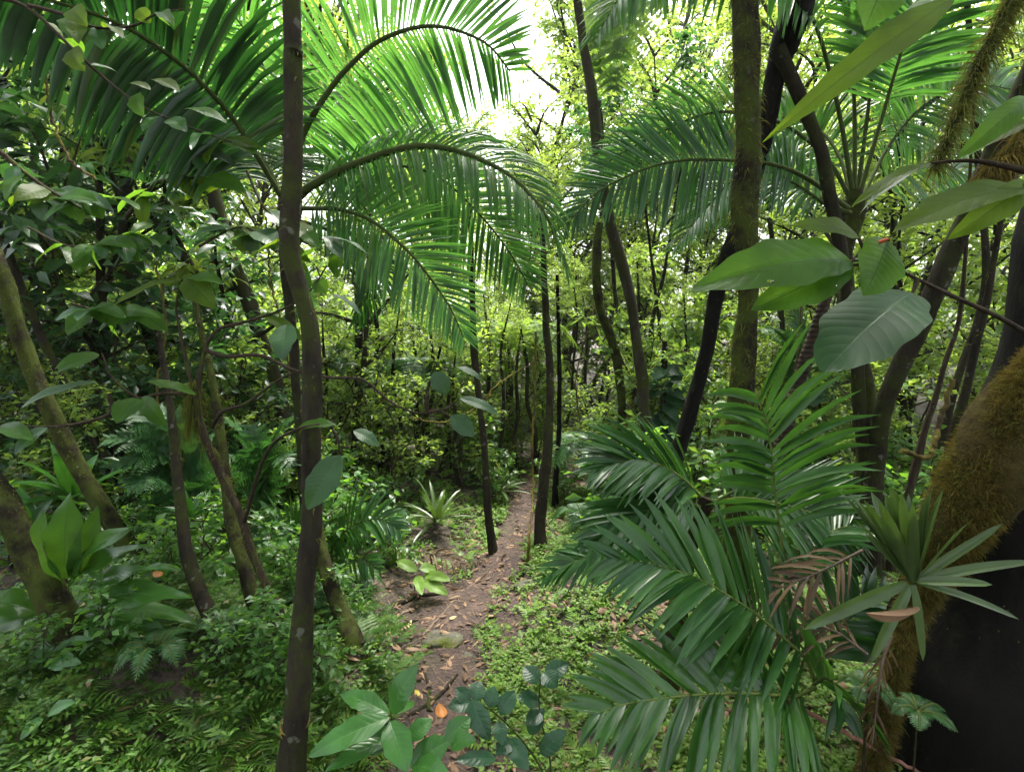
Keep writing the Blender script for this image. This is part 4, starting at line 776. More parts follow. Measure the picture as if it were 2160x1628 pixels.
# ------------------------------------------------------------------ ferns
def fern(label, root, fronds, L=0.16, W=0.02, name='fern', leafmat='fern', pin=16, sub=9):
    t = thing(name, root, label, 'fern')
    for pp in fronds:
        c = spline(np.array(px_pts(pp)), 40); T = nrm(np.gradient(c, axis=0)); up = np.array([0, -0.35, 1.0])
        S = nrm(np.cross(T, up)); Nn = np.cross(S, T); lb = MB()
        for sg in (1, -1):
            for i in range(pin):
                u = (i + 0.5) / pin; q = 6 + int(u * 33); ln = L * (0.35 + 0.65 * math.sin(math.pi * min(1, 0.2 + 0.85 * u))) * rng.uniform(.85, 1.1)
                d = nrm(sg * S[q] * 0.9 + T[q] * (0.35 + 0.3 * u) + Nn[q] * rng.normal(0.02, 0.1))
                cc2 = c[q][None] + d[None] * (np.linspace(0.04, 1, sub) * ln)[:, None] + np.array([0, 0, -0.12 * ln]) * (np.linspace(0, 1, sub)[:, None] ** 2)
                s2 = nrm(np.cross(d, Nn[q])); ll = ln * 0.24 * (1.05 - np.linspace(0, 0.85, sub))
                for s3 in (1, -1):
                    blades(lb, cc2, s3 * s2 * 0.85 + d * 0.55, Nn[q] + rng.normal(0, 0.12, (sub, 3)), ll, W * (1.05 - 0.6 * np.linspace(0, 1, sub)), k=2, droop=0.25, fold=0.1, prof='pinna')
        f = part('frond', lb, M[leafmat], t); rb = MB(); tube(rb, c, np.linspace(0.005, 0.0015, 40), 5); part('rachis', rb, M['rachis'], f)
    return t
fern('dark lacy fern spreading beside the leaning trunks', G(380, 1110), [
    [(382, 1090, 3.1), (370, 1000, 3.1), (310, 930, 3.0), (215, 925, 2.9)], [(382, 1090, 3.1), (375, 1000, 3.1), (330, 960, 3.0), (230, 985, 2.85)], [(384, 1090, 3.1), (372, 970, 3.1), (330, 890, 3.05), (255, 868, 3.0)],
    [(386, 1090, 3.1), (385, 960, 3.1), (370, 890, 3.05), (320, 855, 3.0)], [(388, 1090, 3.1), (400, 980, 3.1), (420, 930, 3.1), (450, 920, 3.1)], [(384, 1090, 3.1), (370, 1030, 3.0), (320, 1005, 2.9), (265, 1030, 2.8)]], L=0.24, W=0.028)
fern('feathery fern lit between forked sapling and smooth brown trunk', G(545, 1120), [
    [(545, 1110, 3.5), (545, 1000, 3.5), (520, 920, 3.4), (470, 880, 3.3)], [(548, 1110, 3.5), (560, 980, 3.5), (590, 900, 3.4), (625, 880, 3.35)], [(546, 1110, 3.5), (560, 1010, 3.4), (590, 960, 3.3), (620, 985, 3.2)], [(545, 1110, 3.5), (535, 1010, 3.4), (505, 960, 3.3), (470, 970, 3.2)], [(546, 1110, 3.5), (550, 1000, 3.4), (545, 940, 3.3), (530, 890, 3.3)]], L=0.22, W=0.028)
def fern_at(label, px, py, d, n, reach, hgt, L, W, leafmat='fern', seed=0):
    """a fern whose fronds rise from one point and arch outwards all round"""
    g = np.random.default_rng(seed); r0 = P(px, py, d); t = thing('fern', r0, label, 'fern')
    for i in range(n):
        a = i * 6.283 / n + g.normal(0, .2); rc = reach * g.uniform(.8, 1.15); dv = np.array([math.cos(a), math.sin(a), 0])
        c = spline(np.array([r0, r0 + dv * rc * .22 + [0, 0, hgt * .8], r0 + dv * rc * .6 + [0, 0, hgt], r0 + dv * rc + [0, 0, hgt * .25]]), 40)
        T = nrm(np.gradient(c, axis=0)); S = nrm(np.cross(T, [0, 0, 1.0])); Nn = np.cross(S, T); lb = MB(); pin = 15; sub = 8
        for sg in (1, -1):
            for q_ in range(pin):
                u = (q_ + 0.5) / pin; q = 8 + int(u * 31); ln = L * math.sin(math.pi * min(.97, 0.25 + 0.72 * u)) * g.uniform(.85, 1.1)
                dd = nrm(sg * S[q] * 0.9 + T[q] * (0.3 + 0.3 * u)); cc2 = c[q][None] + dd[None] * (np.linspace(0.04, 1, sub) * ln)[:, None] - np.array([0, 0, .15 * ln]) * (np.linspace(0, 1, sub)[:, None] ** 2)
                s2 = nrm(np.cross(dd, Nn[q])); ll = ln * .24 * (1.05 - np.linspace(0, .85, sub))
                for s3 in (1, -1): blades(lb, cc2, s3 * s2 * .85 + dd * .55, Nn[q] + g.normal(0, .12, (sub, 3)), ll, W * (1.05 - .6 * np.linspace(0, 1, sub)), k=2, droop=.25, fold=.1, prof='pinna')
        f = part('frond', lb, M[leafmat], t); rb = MB(); tube(rb, c, np.linspace(0.007, 0.002, 40), 5); part('rachis', rb, M['rachis'], f)
    sb = MB(); z0 = float(H(r0[0], r0[1])) - .05
    if r0[2] - z0 > 0.15: tube(sb, np.array([[r0[0], r0[1], z0], r0]), [hgt * .09, hgt * .07], 8, .1); part('trunk', sb, M['bark'], t)
    return t
fern_at('bright pale fern in the sunlit glade beyond the path', 1075, 790, 6.6, 7, 0.85, 0.6, 0.28, 0.05, 'canopy', 1)
fern_at('arching fern behind the slender curving trunk', 1440, 790, 6.3, 7, 0.8, 0.6, 0.28, 0.05, 'canopy', 2)
fern_at('pale fern left of the wavy thin stem', 900, 830, 5.6, 7, 0.7, 0.35, 0.26, 0.045, 'fern', 3)
fern_at('low fern right of the very thin black stem', 1260, 990, 5.2, 7, 0.6, 0.3, 0.22, 0.04, 'fern', 4)
fern('tall fern filling the gap past the ringed reddish stem', P(1700, 900, 5.0), [
    [(1700, 900, 5), (1690, 780, 5), (1650, 700, 4.8), (1600, 700, 4.7)], [(1702, 900, 5), (1720, 760, 5), (1770, 690, 4.9), (1830, 720, 4.8)], [(1700, 900, 5), (1700, 760, 5), (1680, 660, 5), (1640, 630, 5)]], L=0.35, W=0.045)
fern('tree fern frond hanging in the bright canopy gap', P(1330, 60, 5.0), [
    [(1360, -120, 5.0), (1340, -20, 4.8), (1310, 90, 4.7), (1290, 200, 4.7)], [(1330, -120, 5.0), (1290, -30, 4.9), (1265, 70, 4.9), (1255, 160, 4.9)]], L=0.36, W=0.075, pin=14, sub=8, leafmat='canopy')

fern_at('small bright fern at the foot of the black trunk', 1935, 1510, 1.44, 6, 0.08, 0.03, 0.03, 0.008, 'fern', 55)
fern_at('fern sprig sprouting beside the withered straw-coloured frond', 1830, 1470, 1.55, 5, 0.09, 0.05, 0.03, 0.008, 'fern', 56)
# ------------------------------------------------------------------ rosettes
def rosette(name, label, cat, c, n, L, W, tilt=0.9, matn='brom', droop=0.7, prof='strap', axis=(0, 0, 1), seed=0, spread=0.35, each=False, k=8):
    g = np.random.default_rng(seed); ax = nrm(np.array(axis, float)); e1 = nrm(np.cross(ax, [0.3, 1, 0.2])); e2 = np.cross(ax, e1)
    t = thing(name, c, label, cat)
    for i in range(n):
        q = i / max(n - 1, 1); a = i * 2.4 + g.normal(0, 0.2); op = tilt * (0.25 + 0.75 * q) + g.normal(0, 0.06)
        rd = math.cos(a) * e1 + math.sin(a) * e2; d = rd * math.sin(op) + ax * math.cos(op)
        nm = ax * math.sin(op) - rd * math.cos(op)
        lb = MB(); blades(lb, np.array([c]) + rd * 0.01, d[None], nm[None], L * g.uniform(0.75, 1.1), W * g.uniform(0.8, 1.15), k=k, droop=droop * g.uniform(.6, 1.3), fold=0.35, prof=prof, cols=5, pw=1.4)
        part('leaf', lb, M[matn], t)
    return t
bc = P(1925, 1225, 1.42)
br_ = rosette('bromeliad', 'large green bromeliad clasping the foot of the rusty moss trunk', 'bromeliad', bc, 24, 0.26, 0.034, tilt=0.52, axis=(-0.25, 0.05, 1), seed=3, droop=0.12)
for (a, b, d_, wd, dr) in ((2170, 1180, 1.38, 0.026, .2), (2085, 1235, 1.36, 0.026, .2), (2140, 1300, 1.34, 0.020, .3), (2105, 1110, 1.42, 0.024, 0), (1830, 1130, 1.42, .026, 0), (1705, 1320, 1.5, .036, .1), (1840, 1390, 1.4, .03, .3), (1945, 1385, 1.38, .025, .3)):
    e = P(a, b, d_); dv = e - bc; lb = MB(); blades(lb, bc[None] + dv * 0.05, dv[None] + np.array([0, 0, dr * 0.1]), np.array([[0.0, -0.8, 0.6]]), np.linalg.norm(dv), wd, k=10, droop=dr, fold=0.35, prof='strap', cols=5); part('leaf', lb, M['brom'], br_)
rosette('bromeliad', 'ground bromeliad with long straps at the left of the path bend', 'bromeliad', G(922, 1120) + np.array([0, 0, 0.08]), 20, 0.36, 0.035, tilt=1.45, seed=4, droop=0.7)
rosette('bromeliad', 'bromeliad behind the wavy thin stem', 'bromeliad', G(1052, 1060) + np.array([0, 0, 0.1]), 18, 0.38, 0.034, tilt=1.4, seed=5, droop=0.7)
rosette('bromeliad', 'small leafy rosette perched on the rooty dark stem', 'bromeliad', P(402, 1090, 2.62), 16, 0.16, 0.03, tilt=1.4, seed=6, droop=0.4, matn='seedling')
rosette('broadleaf_herb', 'pale broad-leaved herb behind the mossy dark leaning trunk', 'herb', P(155, 1050, 3.1), 12, 0.34, 0.09, tilt=1.35, seed=7, droop=0.5, matn='seedling', prof='leaf')
rosette('broadleaf_herb', 'broad-leaved herb by the thick mossy leaning stem', 'herb', P(60, 1130, 2.9), 9, 0.32, 0.08, tilt=1.3, seed=8, droop=0.6, matn='seedling', prof='leaf')
nf = thing('nest_fern', P(160, 1270, 2.15), 'nest fern with wavy shining strap leaves at the foot of the leaning stem', 'fern')
for (a, b, c_, e_, wd, nmv) in ((147, 1239, 318, 1152, 52, (0.1, -0.5, 0.8)), (166, 1278, 408, 1262, 64, (0, -0.55, 0.85)), (176, 1300, 360, 1350, 66, (0, -0.5, 0.9)), (170, 1290, 415, 1315, 56, (0, -0.35, 0.9)), (147, 1220, 150, 1040, 74, (0.3, -0.9, 0.2)), (155, 1216, 205, 1068, 48, (0.6, -0.7, 0.2)),
                               (75, 1290, -40, 1265, 70, (0, -0.5, 0.9)), (150, 1235, 280, 1110, 50, (0.2, -0.6, 0.7)), (140, 1230, 90, 1075, 60, (-0.3, -0.9, 0.3)), (160, 1260, 380, 1200, 46, (0, -0.4, 0.9)), (90, 1300, -30, 1330, 56, (0, -0.5, 0.9))):
    bigleaf(nf, P(a, b, 2.12), P(c_, e_, 1.98 + 0.1 * rng.random()), wd / FPX * 2.05, nmv, 'nest', arch=0.10, wave=0.028, prof='nest', nv=34, fold=0.25)
lb = MB(); blades(lb, P(166, 1280, 2.1)[None], (P(236, 1232, 2.0) - P(166, 1280, 2.1))[None], np.array([[0, -1, .3]]), 0.17, 0.012, k=4, droop=0.1); part('dead_leaf', lb, M['pale_dead'], nf, 'dry straw-coloured leaf strip')

# ------------------------------------------------------------------ foreground seedlings
def seedling(label, stem, rows, matn, r0=0.004, name='seedling'):
    foot = ground(*(px_pts([stem[0]])[0][:2])); t = thing(name, foot, label, 'seedling')
    c = np.vstack([foot - [0, 0, 0.02], px_pts(stem)]); c = spline(c, 20); sb = MB(); tube(sb, c, np.linspace(r0, r0 * .6, 20), 6); part('stem', sb, M['rachis'], t)
    leaves(t, rows, matn)
    return t
seedling('leafy seedling with pointed mid-green leaves in the foreground of the path', [(838, 1640, 1.62), (830, 1560, 1.6), (826, 1508, 1.6)], [
    ((827, 1504, 1.6), (882, 1400, 1.63), 60, (-0.4, -0.7, 0.5)), ((822, 1506, 1.6), (718, 1462, 1.68), 46, (0, -0.5, 0.85)), ((822, 1512, 1.58), (650, 1596, 1.5), 58, (0, -0.55, 0.85)), ((822, 1520, 1.58), (860, 1628, 1.48), 66, (0.1, -0.7, 0.7)),
    ((815, 1530, 1.6), (778, 1592, 1.55), 60, (0, -0.8, 0.6)), ((826, 1560, 1.58), (682, 1630, 1.48), 40, (0, -0.3, 0.9)), ((830, 1506, 1.62), (872, 1478, 1.75), 40, UPC)], 'seedling')
seedling('second seedling with blotched leaves close beside the pointed-leaf seedling', [(880, 1650, 1.55), (872, 1610, 1.55)], [
    ((866, 1618, 1.55), (955, 1556, 1.58), 62, (-0.2, -0.6, 0.75)), ((872, 1612, 1.55), (950, 1640, 1.45), 56, UPC), ((862, 1560, 1.58), (912, 1515, 1.62), 42, UPC), ((940, 1560, 1.55), (992, 1512, 1.6), 48, (0, -.8, .6)), ((950, 1570, 1.55), (1005, 1560, 1.5), 40, UPC)], 'seedling')
seedling('blue-green twiggy seedling with paired oval leaves beside the path', [(1150, 1640, 1.75), (1100, 1560, 1.72), (1040, 1500, 1.7), (1000, 1480, 1.7)], [
    ((994, 1476, 1.68), (1032, 1562, 1.62), 48, (0, -.85, .5)), ((1054, 1506, 1.7), (1087, 1456, 1.74), 40, (-.2, -.75, .6)), ((1032, 1492, 1.7), (1042, 1446, 1.74), 36, (0, -.8, .6)), ((1002, 1478, 1.7), (1010, 1436, 1.75), 40, (0, -.8, .6)), ((998, 1482, 1.7), (945, 1490, 1.68), 40, UPC),
    ((1046, 1600, 1.62), (960, 1604, 1.58), 34, UPC), ((1075, 1556, 1.7), (1114, 1624, 1.62), 42, (0, -.8, .6)), ((1050, 1520, 1.7), (1060, 1570, 1.65), 34, UPC), ((1085, 1560, 1.7), (1045, 1592, 1.65), 34, UPC), ((990, 1480, 1.7), (960, 1450, 1.72), 34, UPC)], 'blueish', name='seedling')
seedling('blue-green seedling half under the front palm frond', [(1160, 1600, 1.8), (1138, 1500, 1.8), (1140, 1430, 1.8)], [
    ((1116, 1548, 1.78), (1148, 1492, 1.8), 36, UPC), ((1146, 1418, 1.8), (1175, 1450, 1.76), 44, UPC), ((1136, 1440, 1.8), (1105, 1405, 1.85), 40, UPC), ((1150, 1425, 1.8), (1200, 1400, 1.82), 42, UPC), ((1138, 1480, 1.8), (1090, 1470, 1.78), 38, UPC), ((1140, 1590, 1.75), (1195, 1540, 1.76), 42, UPC), ((1142, 1500, 1.8), (1110, 1530, 1.75), 36, UPC)], 'blueish')
seedling('seedling with drooping pointed leaves at the foot of the thick mossy leaning stem', [(95, 1470, 2.0), (105, 1400, 2.0), (110, 1375, 2.0)], [
    ((112, 1372, 2.0), (200, 1345, 1.95), 24, UPC), ((112, 1378, 2.0), (172, 1400, 1.9), 34, (0, -.8, .6)), ((108, 1378, 2.0), (60, 1396, 1.95), 40, UPC), ((110, 1372, 2.0), (100, 1340, 2.05), 34, (0, -.8, .6)), ((116, 1382, 2.0), (132, 1412, 1.9), 32, (0, -.8, .6))], 'seedling')
seedling('lone lance-leaved seedling in front of the dark root bank', [(30, 1620, 1.7), (70, 1530, 1.7), (95, 1505, 1.7)], [((92, 1512, 1.7), (42, 1560, 1.65), 30, UPC), ((100, 1505, 1.7), (160, 1480, 1.7), 30, UPC)], 'seedling')
seedling('bright broad seedling lying across the leaf litter', [(875, 1215, 3.3), (890, 1210, 3.3)], [((895, 1212, 3.3), (950, 1225, 3.2), 26, UPC), ((880, 1205, 3.3), (835, 1182, 3.35), 26, UPC), ((890, 1225, 3.25), (945, 1255, 3.15), 30, UPC), ((880, 1215, 3.3), (890, 1255, 3.1), 24, UPC), ((885, 1200, 3.3), (920, 1200, 3.35), 26, UPC)], 'cover')
seedling('tufted seedling with blade leaves on the mossy mound', [(455, 1490, 2.0), (452, 1480, 2.0)], [((450, 1490, 2.0), (478, 1440, 2.05), 16, UPC), ((452, 1492, 2.0), (485, 1458, 2.0), 18, UPC), ((446, 1486, 2.0), (420, 1440, 2.0), 18, UPC)], 'blueish')

# climbing heart-leaved plant on a stump beyond the leaning dark trunk
cl, cpts, crad = tree('climbing_plant', 'climber with pale heart-shaped leaves on a hidden stump beyond the path', [(1402, 720, 12), (1400, 790, 14), (1398, 880, 14), (1392, 960, 14)], 5.2, 5.2, 'down', 'bark', seed=70, cat='climber', n=24)
for i in range(26):
    q = cpts[3 + int(rng.integers(0, 14))]; dv = np.array([rng.normal(0, 0.13), -0.1 - 0.1 * rng.random(), rng.normal(-0.03, 0.05)])
    bigleaf(cl, q, q + dv + np.array([0, -.02, -.1]), 0.13, (0, -0.9, 0.5), 'blueish', nu=5, nv=8)

# ------------------------------------------------------------------ vines hanging or trailing
def vine(label, pp, r=0.004, m='vine', foot=False, name='vine'):
    c = np.array(px_pts(pp)); c = spline(c, 40); c[1:-1] += rng.normal(0, 0.004, (38, 3)); mb = MB(); tube(mb, c, r, 5, 0.15, 3)
    return single(name, mb, M[m], label, 'vine')
g0 = G(1110, 1188)
vine('rusty hanging vine beside the upright path-edge stem', [(1130, 700, 4.5), (1128, 850, 4.4), (1122, 950, 4.3), (1124, 1040, 4.2), (1116, 1130, g0[1]), (1110, 1190, g0[1])], 0.010)
vine('looping vine draped from the crooked mossy trunk', [(1268, 600, 5.8), (1240, 700, 5.6), (1215, 800, 5.6), (1225, 900, 5.6)], 0.008)
vine('mossy aerial root slanting down from the slender curving trunk', [(1345, 800, 5.4), (1330, 860, 5.2), (1310, 930, 5.0), (1300, 980, 5.0)], 0.016)
vine('arching vine between the two thin path stems', [(1015, 870, 4.2), (1040, 820, 4.3), (1080, 790, 4.4), (1130, 760, 4.4), (1180, 700, 4.5)], 0.006)
vine('hanging vine in front of the upper dark foliage', [(90, 120, 2.5), (110, 250, 2.5), (150, 340, 2.5), (200, 380, 2.5)], 0.006)
vine('limp vine hanging from the drooping bough', [(560, 440, 2.5), (572, 600, 2.5), (600, 700, 2.5), (610, 800, 2.5)], 0.004)
vine('thin liana behind the forked sapling', [(330, 560, 3.2), (350, 700, 3.2), (330, 820, 3.2), (345, 930, 3.2)], 0.006)
vine('slack liana crossing the sunlit glade', [(860, 880, 4.5), (930, 890, 4.5), (990, 870, 4.5), (1040, 820, 4.5)], 0.007)
vine('thin liana right of the shaggy moss trunk', [(1690, 640, 3.6), (1680, 760, 3.6), (1660, 830, 3.6), (1600, 880, 3.5)], 0.005)
vine('frayed liana under the rusty moss bank', [(2010, 800, 2.6), (1985, 880, 2.6), (1960, 960, 2.5), (1900, 950, 2.5)], 0.012)

# ------------------------------------------------------------------ roots, sticks, fallen leaves, stones
def ground_stick(label, pp, r=0.006, m='stick', name='fallen_stick', lift=0.5, cat='stick', wig=0.006):
    c = [];
    for a in pp:
        if len(a) == 3: c.append(P(*a))
        else:
            q = G(*a); q[2] = float(H(q[0], q[1])) + r * lift; c.append(q)
    c = spline(np.array(c), 30); c[:, 2] = np.maximum(c[:, 2], H(c[:, 0], c[:, 1]) + r * 0.3); c += rng.normal(0, wig * 0.3, c.shape); mb = MB(); tube(mb, c, np.linspace(r, r * 0.6, 30), 7, 0.12, int(pp[0][0]))
    return single(name, mb, M[m], label, cat)
ground_stick('long thin stick lying along the path towards the stems', [(890, 1345), (960, 1270), (1030, 1205)], 0.007)
ground_stick('straight twig crossing the litter left of the path', [(735, 1430), (830, 1380), (905, 1340)], 0.005)
ground_stick('pale twig at the path edge near the curved mossy trunk', [(790, 1345), (860, 1290), (980, 1240)], 0.006)
ground_stick('curved root arching over the near end of the path', [(905, 1505), (903, 1450), (890, 1420)], 0.012, 'bark_palm', 'tree_root', cat='root')
ground_stick('forked root lying across the near path', [(862, 1515), (915, 1480), (965, 1425)], 0.010, 'bark_palm', 'tree_root', cat='root')
ground_stick('short bent twig on the bare soil by the ferny moss', [(1030, 1240), (1045, 1260), (1052, 1285)], 0.008)
ground_stick('dark root snaking from the curved mossy trunk to the path', [(740, 1352), (800, 1300), (870, 1265), (930, 1258)], 0.022, 'bark', 'tree_root', cat='root', lift=0.2)
ground_stick('thin root running from the curved mossy trunk into the litter', [(735, 1355), (770, 1360), (830, 1330), (880, 1310)], 0.014, 'bark', 'tree_root', cat='root', lift=0.2)
ground_stick('bare root hooking around below the smooth brown trunk', [(460, 1340), (500, 1370), (545, 1378), (600, 1370)], 0.010, 'stick', 'tree_root', cat='root')
ground_stick('reddish dead stalk lying under the front palm fronds', [(1620, 1455, 1.66), (1761, 1532, 1.62), (1873, 1594, 1.6), (1960, 1640, 1.58)], 0.0085, 'redstick', 'fallen_stalk', cat='stalk')
ground_stick('thin brown stalk leaning in the dark corner', [(85, 1330, 2.1), (70, 1430, 2.0), (50, 1520, 1.9), (25, 1600, 1.85)], 0.006)
ground_stick('dead twig leaning beside the reddish stalk', [(1600, 1460, 1.6), (1660, 1520, 1.6), (1720, 1590, 1.6)], 0.003)
ground_stick('gnarled dry root curling up against the black trunk', [(2045, 1560, 1.62), (2010, 1520, 1.6), (2003, 1450, 1.6), (1985, 1430, 1.6)], 0.007, 'stick', 'tree_root', cat='root')
ground_stick('thin dry root trailing from the gnarled root', [(2003, 1440, 1.6), (2050, 1490, 1.6), (2100, 1540, 1.58)], 0.004, 'stick', 'tree_root', cat='root')
ground_stick('mossy fallen branch half buried in the fern mound', [(400, 1560), (450, 1600), (500, 1640)], 0.025, 'bark_mossy', 'fallen_branch', cat='branch')
ground_stick('straw-thin twig standing in the moss beside the smooth brown trunk', [(600, 1370, 2.2), (575, 1430, 2.2), (555, 1480, 2.2)], 0.003)
for i in range(16):
    a = np.array([rng.uniform(740, 1120), rng.uniform(1180, 1560)]); e = a + rng.normal(0, 1, 2) * np.array([45, 20])
    tag(ground_stick('small dead twig scattered on the leaf litter', [tuple(a), tuple((a + e) / 2 + rng.normal(0, 4, 2)), tuple(e)], rng.uniform(0.0025, 0.005)), group='small twigs scattered on the litter')
def stone(label, px, py, r, seed):
    q = G(px, py); g = np.random.default_rng(seed); mb = MB(); n, m_ = 12, 18
    th = np.linspace(0, math.pi, n)[:, None]; ph = np.linspace(0, 2 * math.pi, m_)[None]
    rr = r * (1 + 0.16 * np.sin(3 * ph + seed) * np.sin(2 * th) + 0.12 * np.sin(5 * th + 2 * ph + seed))
    v = np.stack([rr * np.sin(th) * np.cos(ph) * 1.3, rr * np.sin(th) * np.sin(ph), rr * np.cos(th) * np.ones_like(ph) * 0.35], -1) + q + np.array([0, 0, r * 0.05])
    return single('stone', mb.add(v, grid_faces(n, m_)), M['stone'], label, 'stone')
stone('flat greenish stone step in the near path', 930, 1352, 0.085, 1)
stone('half-buried stone where the path narrows', 1115, 1238, 0.075, 2)
stone('small dark stone at the near path edge', 985, 1385, 0.035, 3)
def fallen(label, px, py, L, W, mtn, yaw=0, up=0.02, group=None, name='fallen_leaf', d=None):
    q = G(px, py) if d is None else P(px, py, d); mb = MB()
    dv = np.array([math.cos(yaw), math.sin(yaw), 0.25]); blades(mb, q[None] + [0, 0, up], dv[None], np.array([[0.1, -0.35, 0.9]]), L, W, k=8, droop=0.5, fold=-0.5, prof='leaf', cols=5)
    return single(name, mb, M[mtn], label, 'leaf', group)
fallen('orange fallen leaf on the moss in front of the palm fronds', 1244, 1396, 0.085, 0.042, 'orange', 1.0)
fallen('pale yellow fallen leaf on the near path', 884, 1476, 0.075, 0.03, 'yellow_leaf', 2.2)
fallen('orange fallen leaf by the curved mossy trunk', 812, 1338, 0.085, 0.04, 'orange', 2.9)
fallen('orange-brown fallen leaf behind the pointed-leaf seedling', 935, 1522, 0.10, 0.05, 'orange', 1.9)
fallen('small orange fallen leaf on the path', 810, 1355, 0.05, 0.025, 'orange', 0.5)
fallen('cream fallen leaf on the bare path soil', 948, 1312, 0.05, 0.022, 'pale_dead', 0.7)
fallen('rust-coloured fallen leaf right of the stems', 1290, 1292, 0.06, 0.03, 'dead', 0.2)
fallen('tan curled strip leaf left of the path', 862, 1345, 0.10, 0.018, 'pale_dead', 1.6, 0.05)
fallen('orange dead leaf propped in the mossy roots', 340, 1224, 0.08, 0.035, 'orange', 2.5, d=2.2)
mb = MB(); blades(mb, P(1938, 1278, 1.33)[None], (P(1815, 1300, 1.3) - P(1938, 1278, 1.33))[None], np.array([[0.1, -0.6, -0.6]]), 0.155, 0.048, k=14, droop=-0.1, fold=0.9, prof='leaf', cols=7)
single('fallen_leaf', mb, M['dead'], 'curled brown dead leaf caught on the large bromeliad', 'leaf')
def dead_frond(label, pp, side, n, L, W):
    q = px_pts(pp); t = thing('dead_frond', q[0], label, 'frond'); frond_parts(t, q, side, n=n, L=L, W=W, a0=50, a1=20, dU=0.9, dD=1.2, leafmat='dead_dark', stalk='stick', r0=0.005, jit=0.25, start=0.1, name='leaflets'); return t
dead_frond('brown dead palm frond hanging under the large bromeliad', [(1820, 1160, 1.75), (1740, 1200, 1.75), (1660, 1235, 1.78), (1600, 1260, 1.8)], (0.2, 0.6, 0.6), 14, 0.2, 0.013)
dead_frond('withered straw-coloured frond drooping beneath the bromeliad', [(1880, 1340, 1.5), (1860, 1400, 1.5), (1850, 1480, 1.5), (1840, 1570, 1.5)], (1, 0.2, 0.1), 18, 0.10, 0.008)
dead_frond('dry brown fronds behind the low glossy palm', [(1830, 1380, 1.7), (1760, 1330, 1.75), (1700, 1320, 1.8), (1640, 1340, 1.8)], (0.2, 0.6, 0.6), 14, 0.2, 0.012)
dead_frond('small dead frond on the bank beside the bromeliad', [(860, 1160, 3.6), (900, 1165, 3.6), (950, 1180, 3.5), (985, 1195, 3.4)], (0.1, 0.7, 0.6), 14, 0.16, 0.012)
for i in range(5):
    pass

# ------------------------------------------------------------------ uncountable ground layer
def scatter(n, x0, x1, y0, y1, mask):
    x = rng.uniform(x0, x1, n); y = y0 + (y1 - y0) * rng.random(n) ** 1.3
    k = mask(x, y); return x[k], y[k]
def fractal(x, y, s, o=0):
    return (np.sin(x * s + o) * np.sin(y * s * 1.13 + 1.7 + o) + 0.6 * np.sin(x * s * 2.3 + 2 + o) * np.sin(y * s * 2.1 + o) + 0.4 * np.sin(x * s * 4.7 + y * s * 2 + o)) / 2
def sprigs(name, n, box, mask, leafn, L, W, size, matn, lean=1.0, k=2):
    x, y = scatter(n, *box, mask); N = len(x); base = np.stack([x, y, H(x, y) - 0.004], -1); mb = MB()
    ax = nrm(np.stack([rng.normal(0, .45, N), rng.normal(-0.15, .45, N), np.ones(N) * 0.75], -1)); hh = size * rng.uniform(0.5, 1.3, N)
    for j in range(leafn):
        s = (j + 0.6) / leafn; a = j * 2.4 + rng.uniform(0, 6.28, N)
        d = np.stack([np.cos(a), np.sin(a), rng.uniform(0.1, 0.8, N)], -1)
        blades(mb, base + ax * (hh * s)[:, None], d, nrm(np.array([0, 0, 1.0]) + rng.normal(0, .3, (N, 3))), L * rng.uniform(.6, 1.25, N) * (1.1 - 0.4 * s), W * rng.uniform(.7, 1.2, N), k=k, droop=0.5, fold=0.2, prof='leaf', cols=2 if k < 2 else 3)
    return single(name, mb, M[matn], None, None, kind='stuff', origin=(0, 0, 0))
off = lambda x, y: pathdist(x, y) > np.where(x > np.interp(y, PATH[:, 1], PATH[:, 0]), 0.12, 0.22) + 0.09 * fractal(x, y, 6, 1)
litter_zone = lambda x, y: (np.exp(-((x + 0.62) ** 2 / 0.10 + (y - 3.15) ** 2 / 0.35)) > 0.45)
sprigs('ground_cover', 9000, (-0.3, 1.5, 1.5, 5.5), lambda x, y: off(x, y) & (fractal(x, y, 4.3, 1) > -0.15), 8, 0.030, 0.012, 0.06, 'cover')
sprigs('ground_cover', 14000, (-3.0, 3.6, 1.3, 6.5), lambda x, y: off(x, y) & (fractal(x, y, 4.1) > -0.1) & ~litter_zone(x, y), 7, 0.036, 0.015, 0.055, 'cover')
sprigs('ground_cover', 5000, (-6, 6, 4.5, 11), lambda x, y: off(x, y) & (fractal(x, y, 2.1) > -0.4), 7, 0.075, 0.034, 0.09, 'cover')
def ferns_mat(name, n, box, mask, matn, Lf=(0.08, 0.17)):
    x, y = scatter(n, *box, mask); N = len(x); base = np.stack([x, y, H(x, y)], -1); mb = MB()
    a = rng.uniform(0, 6.28, N); d = np.stack([np.cos(a), np.sin(a), rng.uniform(0.25, 0.9, N)], -1); d = nrm(d); Lr = rng.uniform(*Lf, N)
    S = nrm(np.cross(d, [0, 0, 1.0])); Nn = np.cross(S, d)
    for j in range(7):
        s = (j + 0.8) / 7.5; p = base + d * (Lr * s)[:, None] - np.array([0, 0, 1.0]) * (0.35 * Lr * s * s)[:, None]
        for sg in (1, -1):
            blades(mb, p, sg * S * 0.9 + d * 0.5, Nn, Lr * 0.36 * (1.1 - 0.85 * s), Lr * 0.11 * (1.1 - .5 * s), k=1, droop=0.3, fold=0.1, prof='hair', cols=2)
    blades(mb, base, d, Nn, Lr, 0.004, k=4, droop=0.7, prof='hair', cols=2)
    return single(name, mb, M[matn], None, None, kind='stuff', origin=(0, 0, 0))
mound = lambda x, y: (np.exp(-((x + 1.45) ** 2 / 0.75 + (y - 2.3) ** 2 / 0.6)) > 0.25 + 0.12 * fractal(x, y, 5))
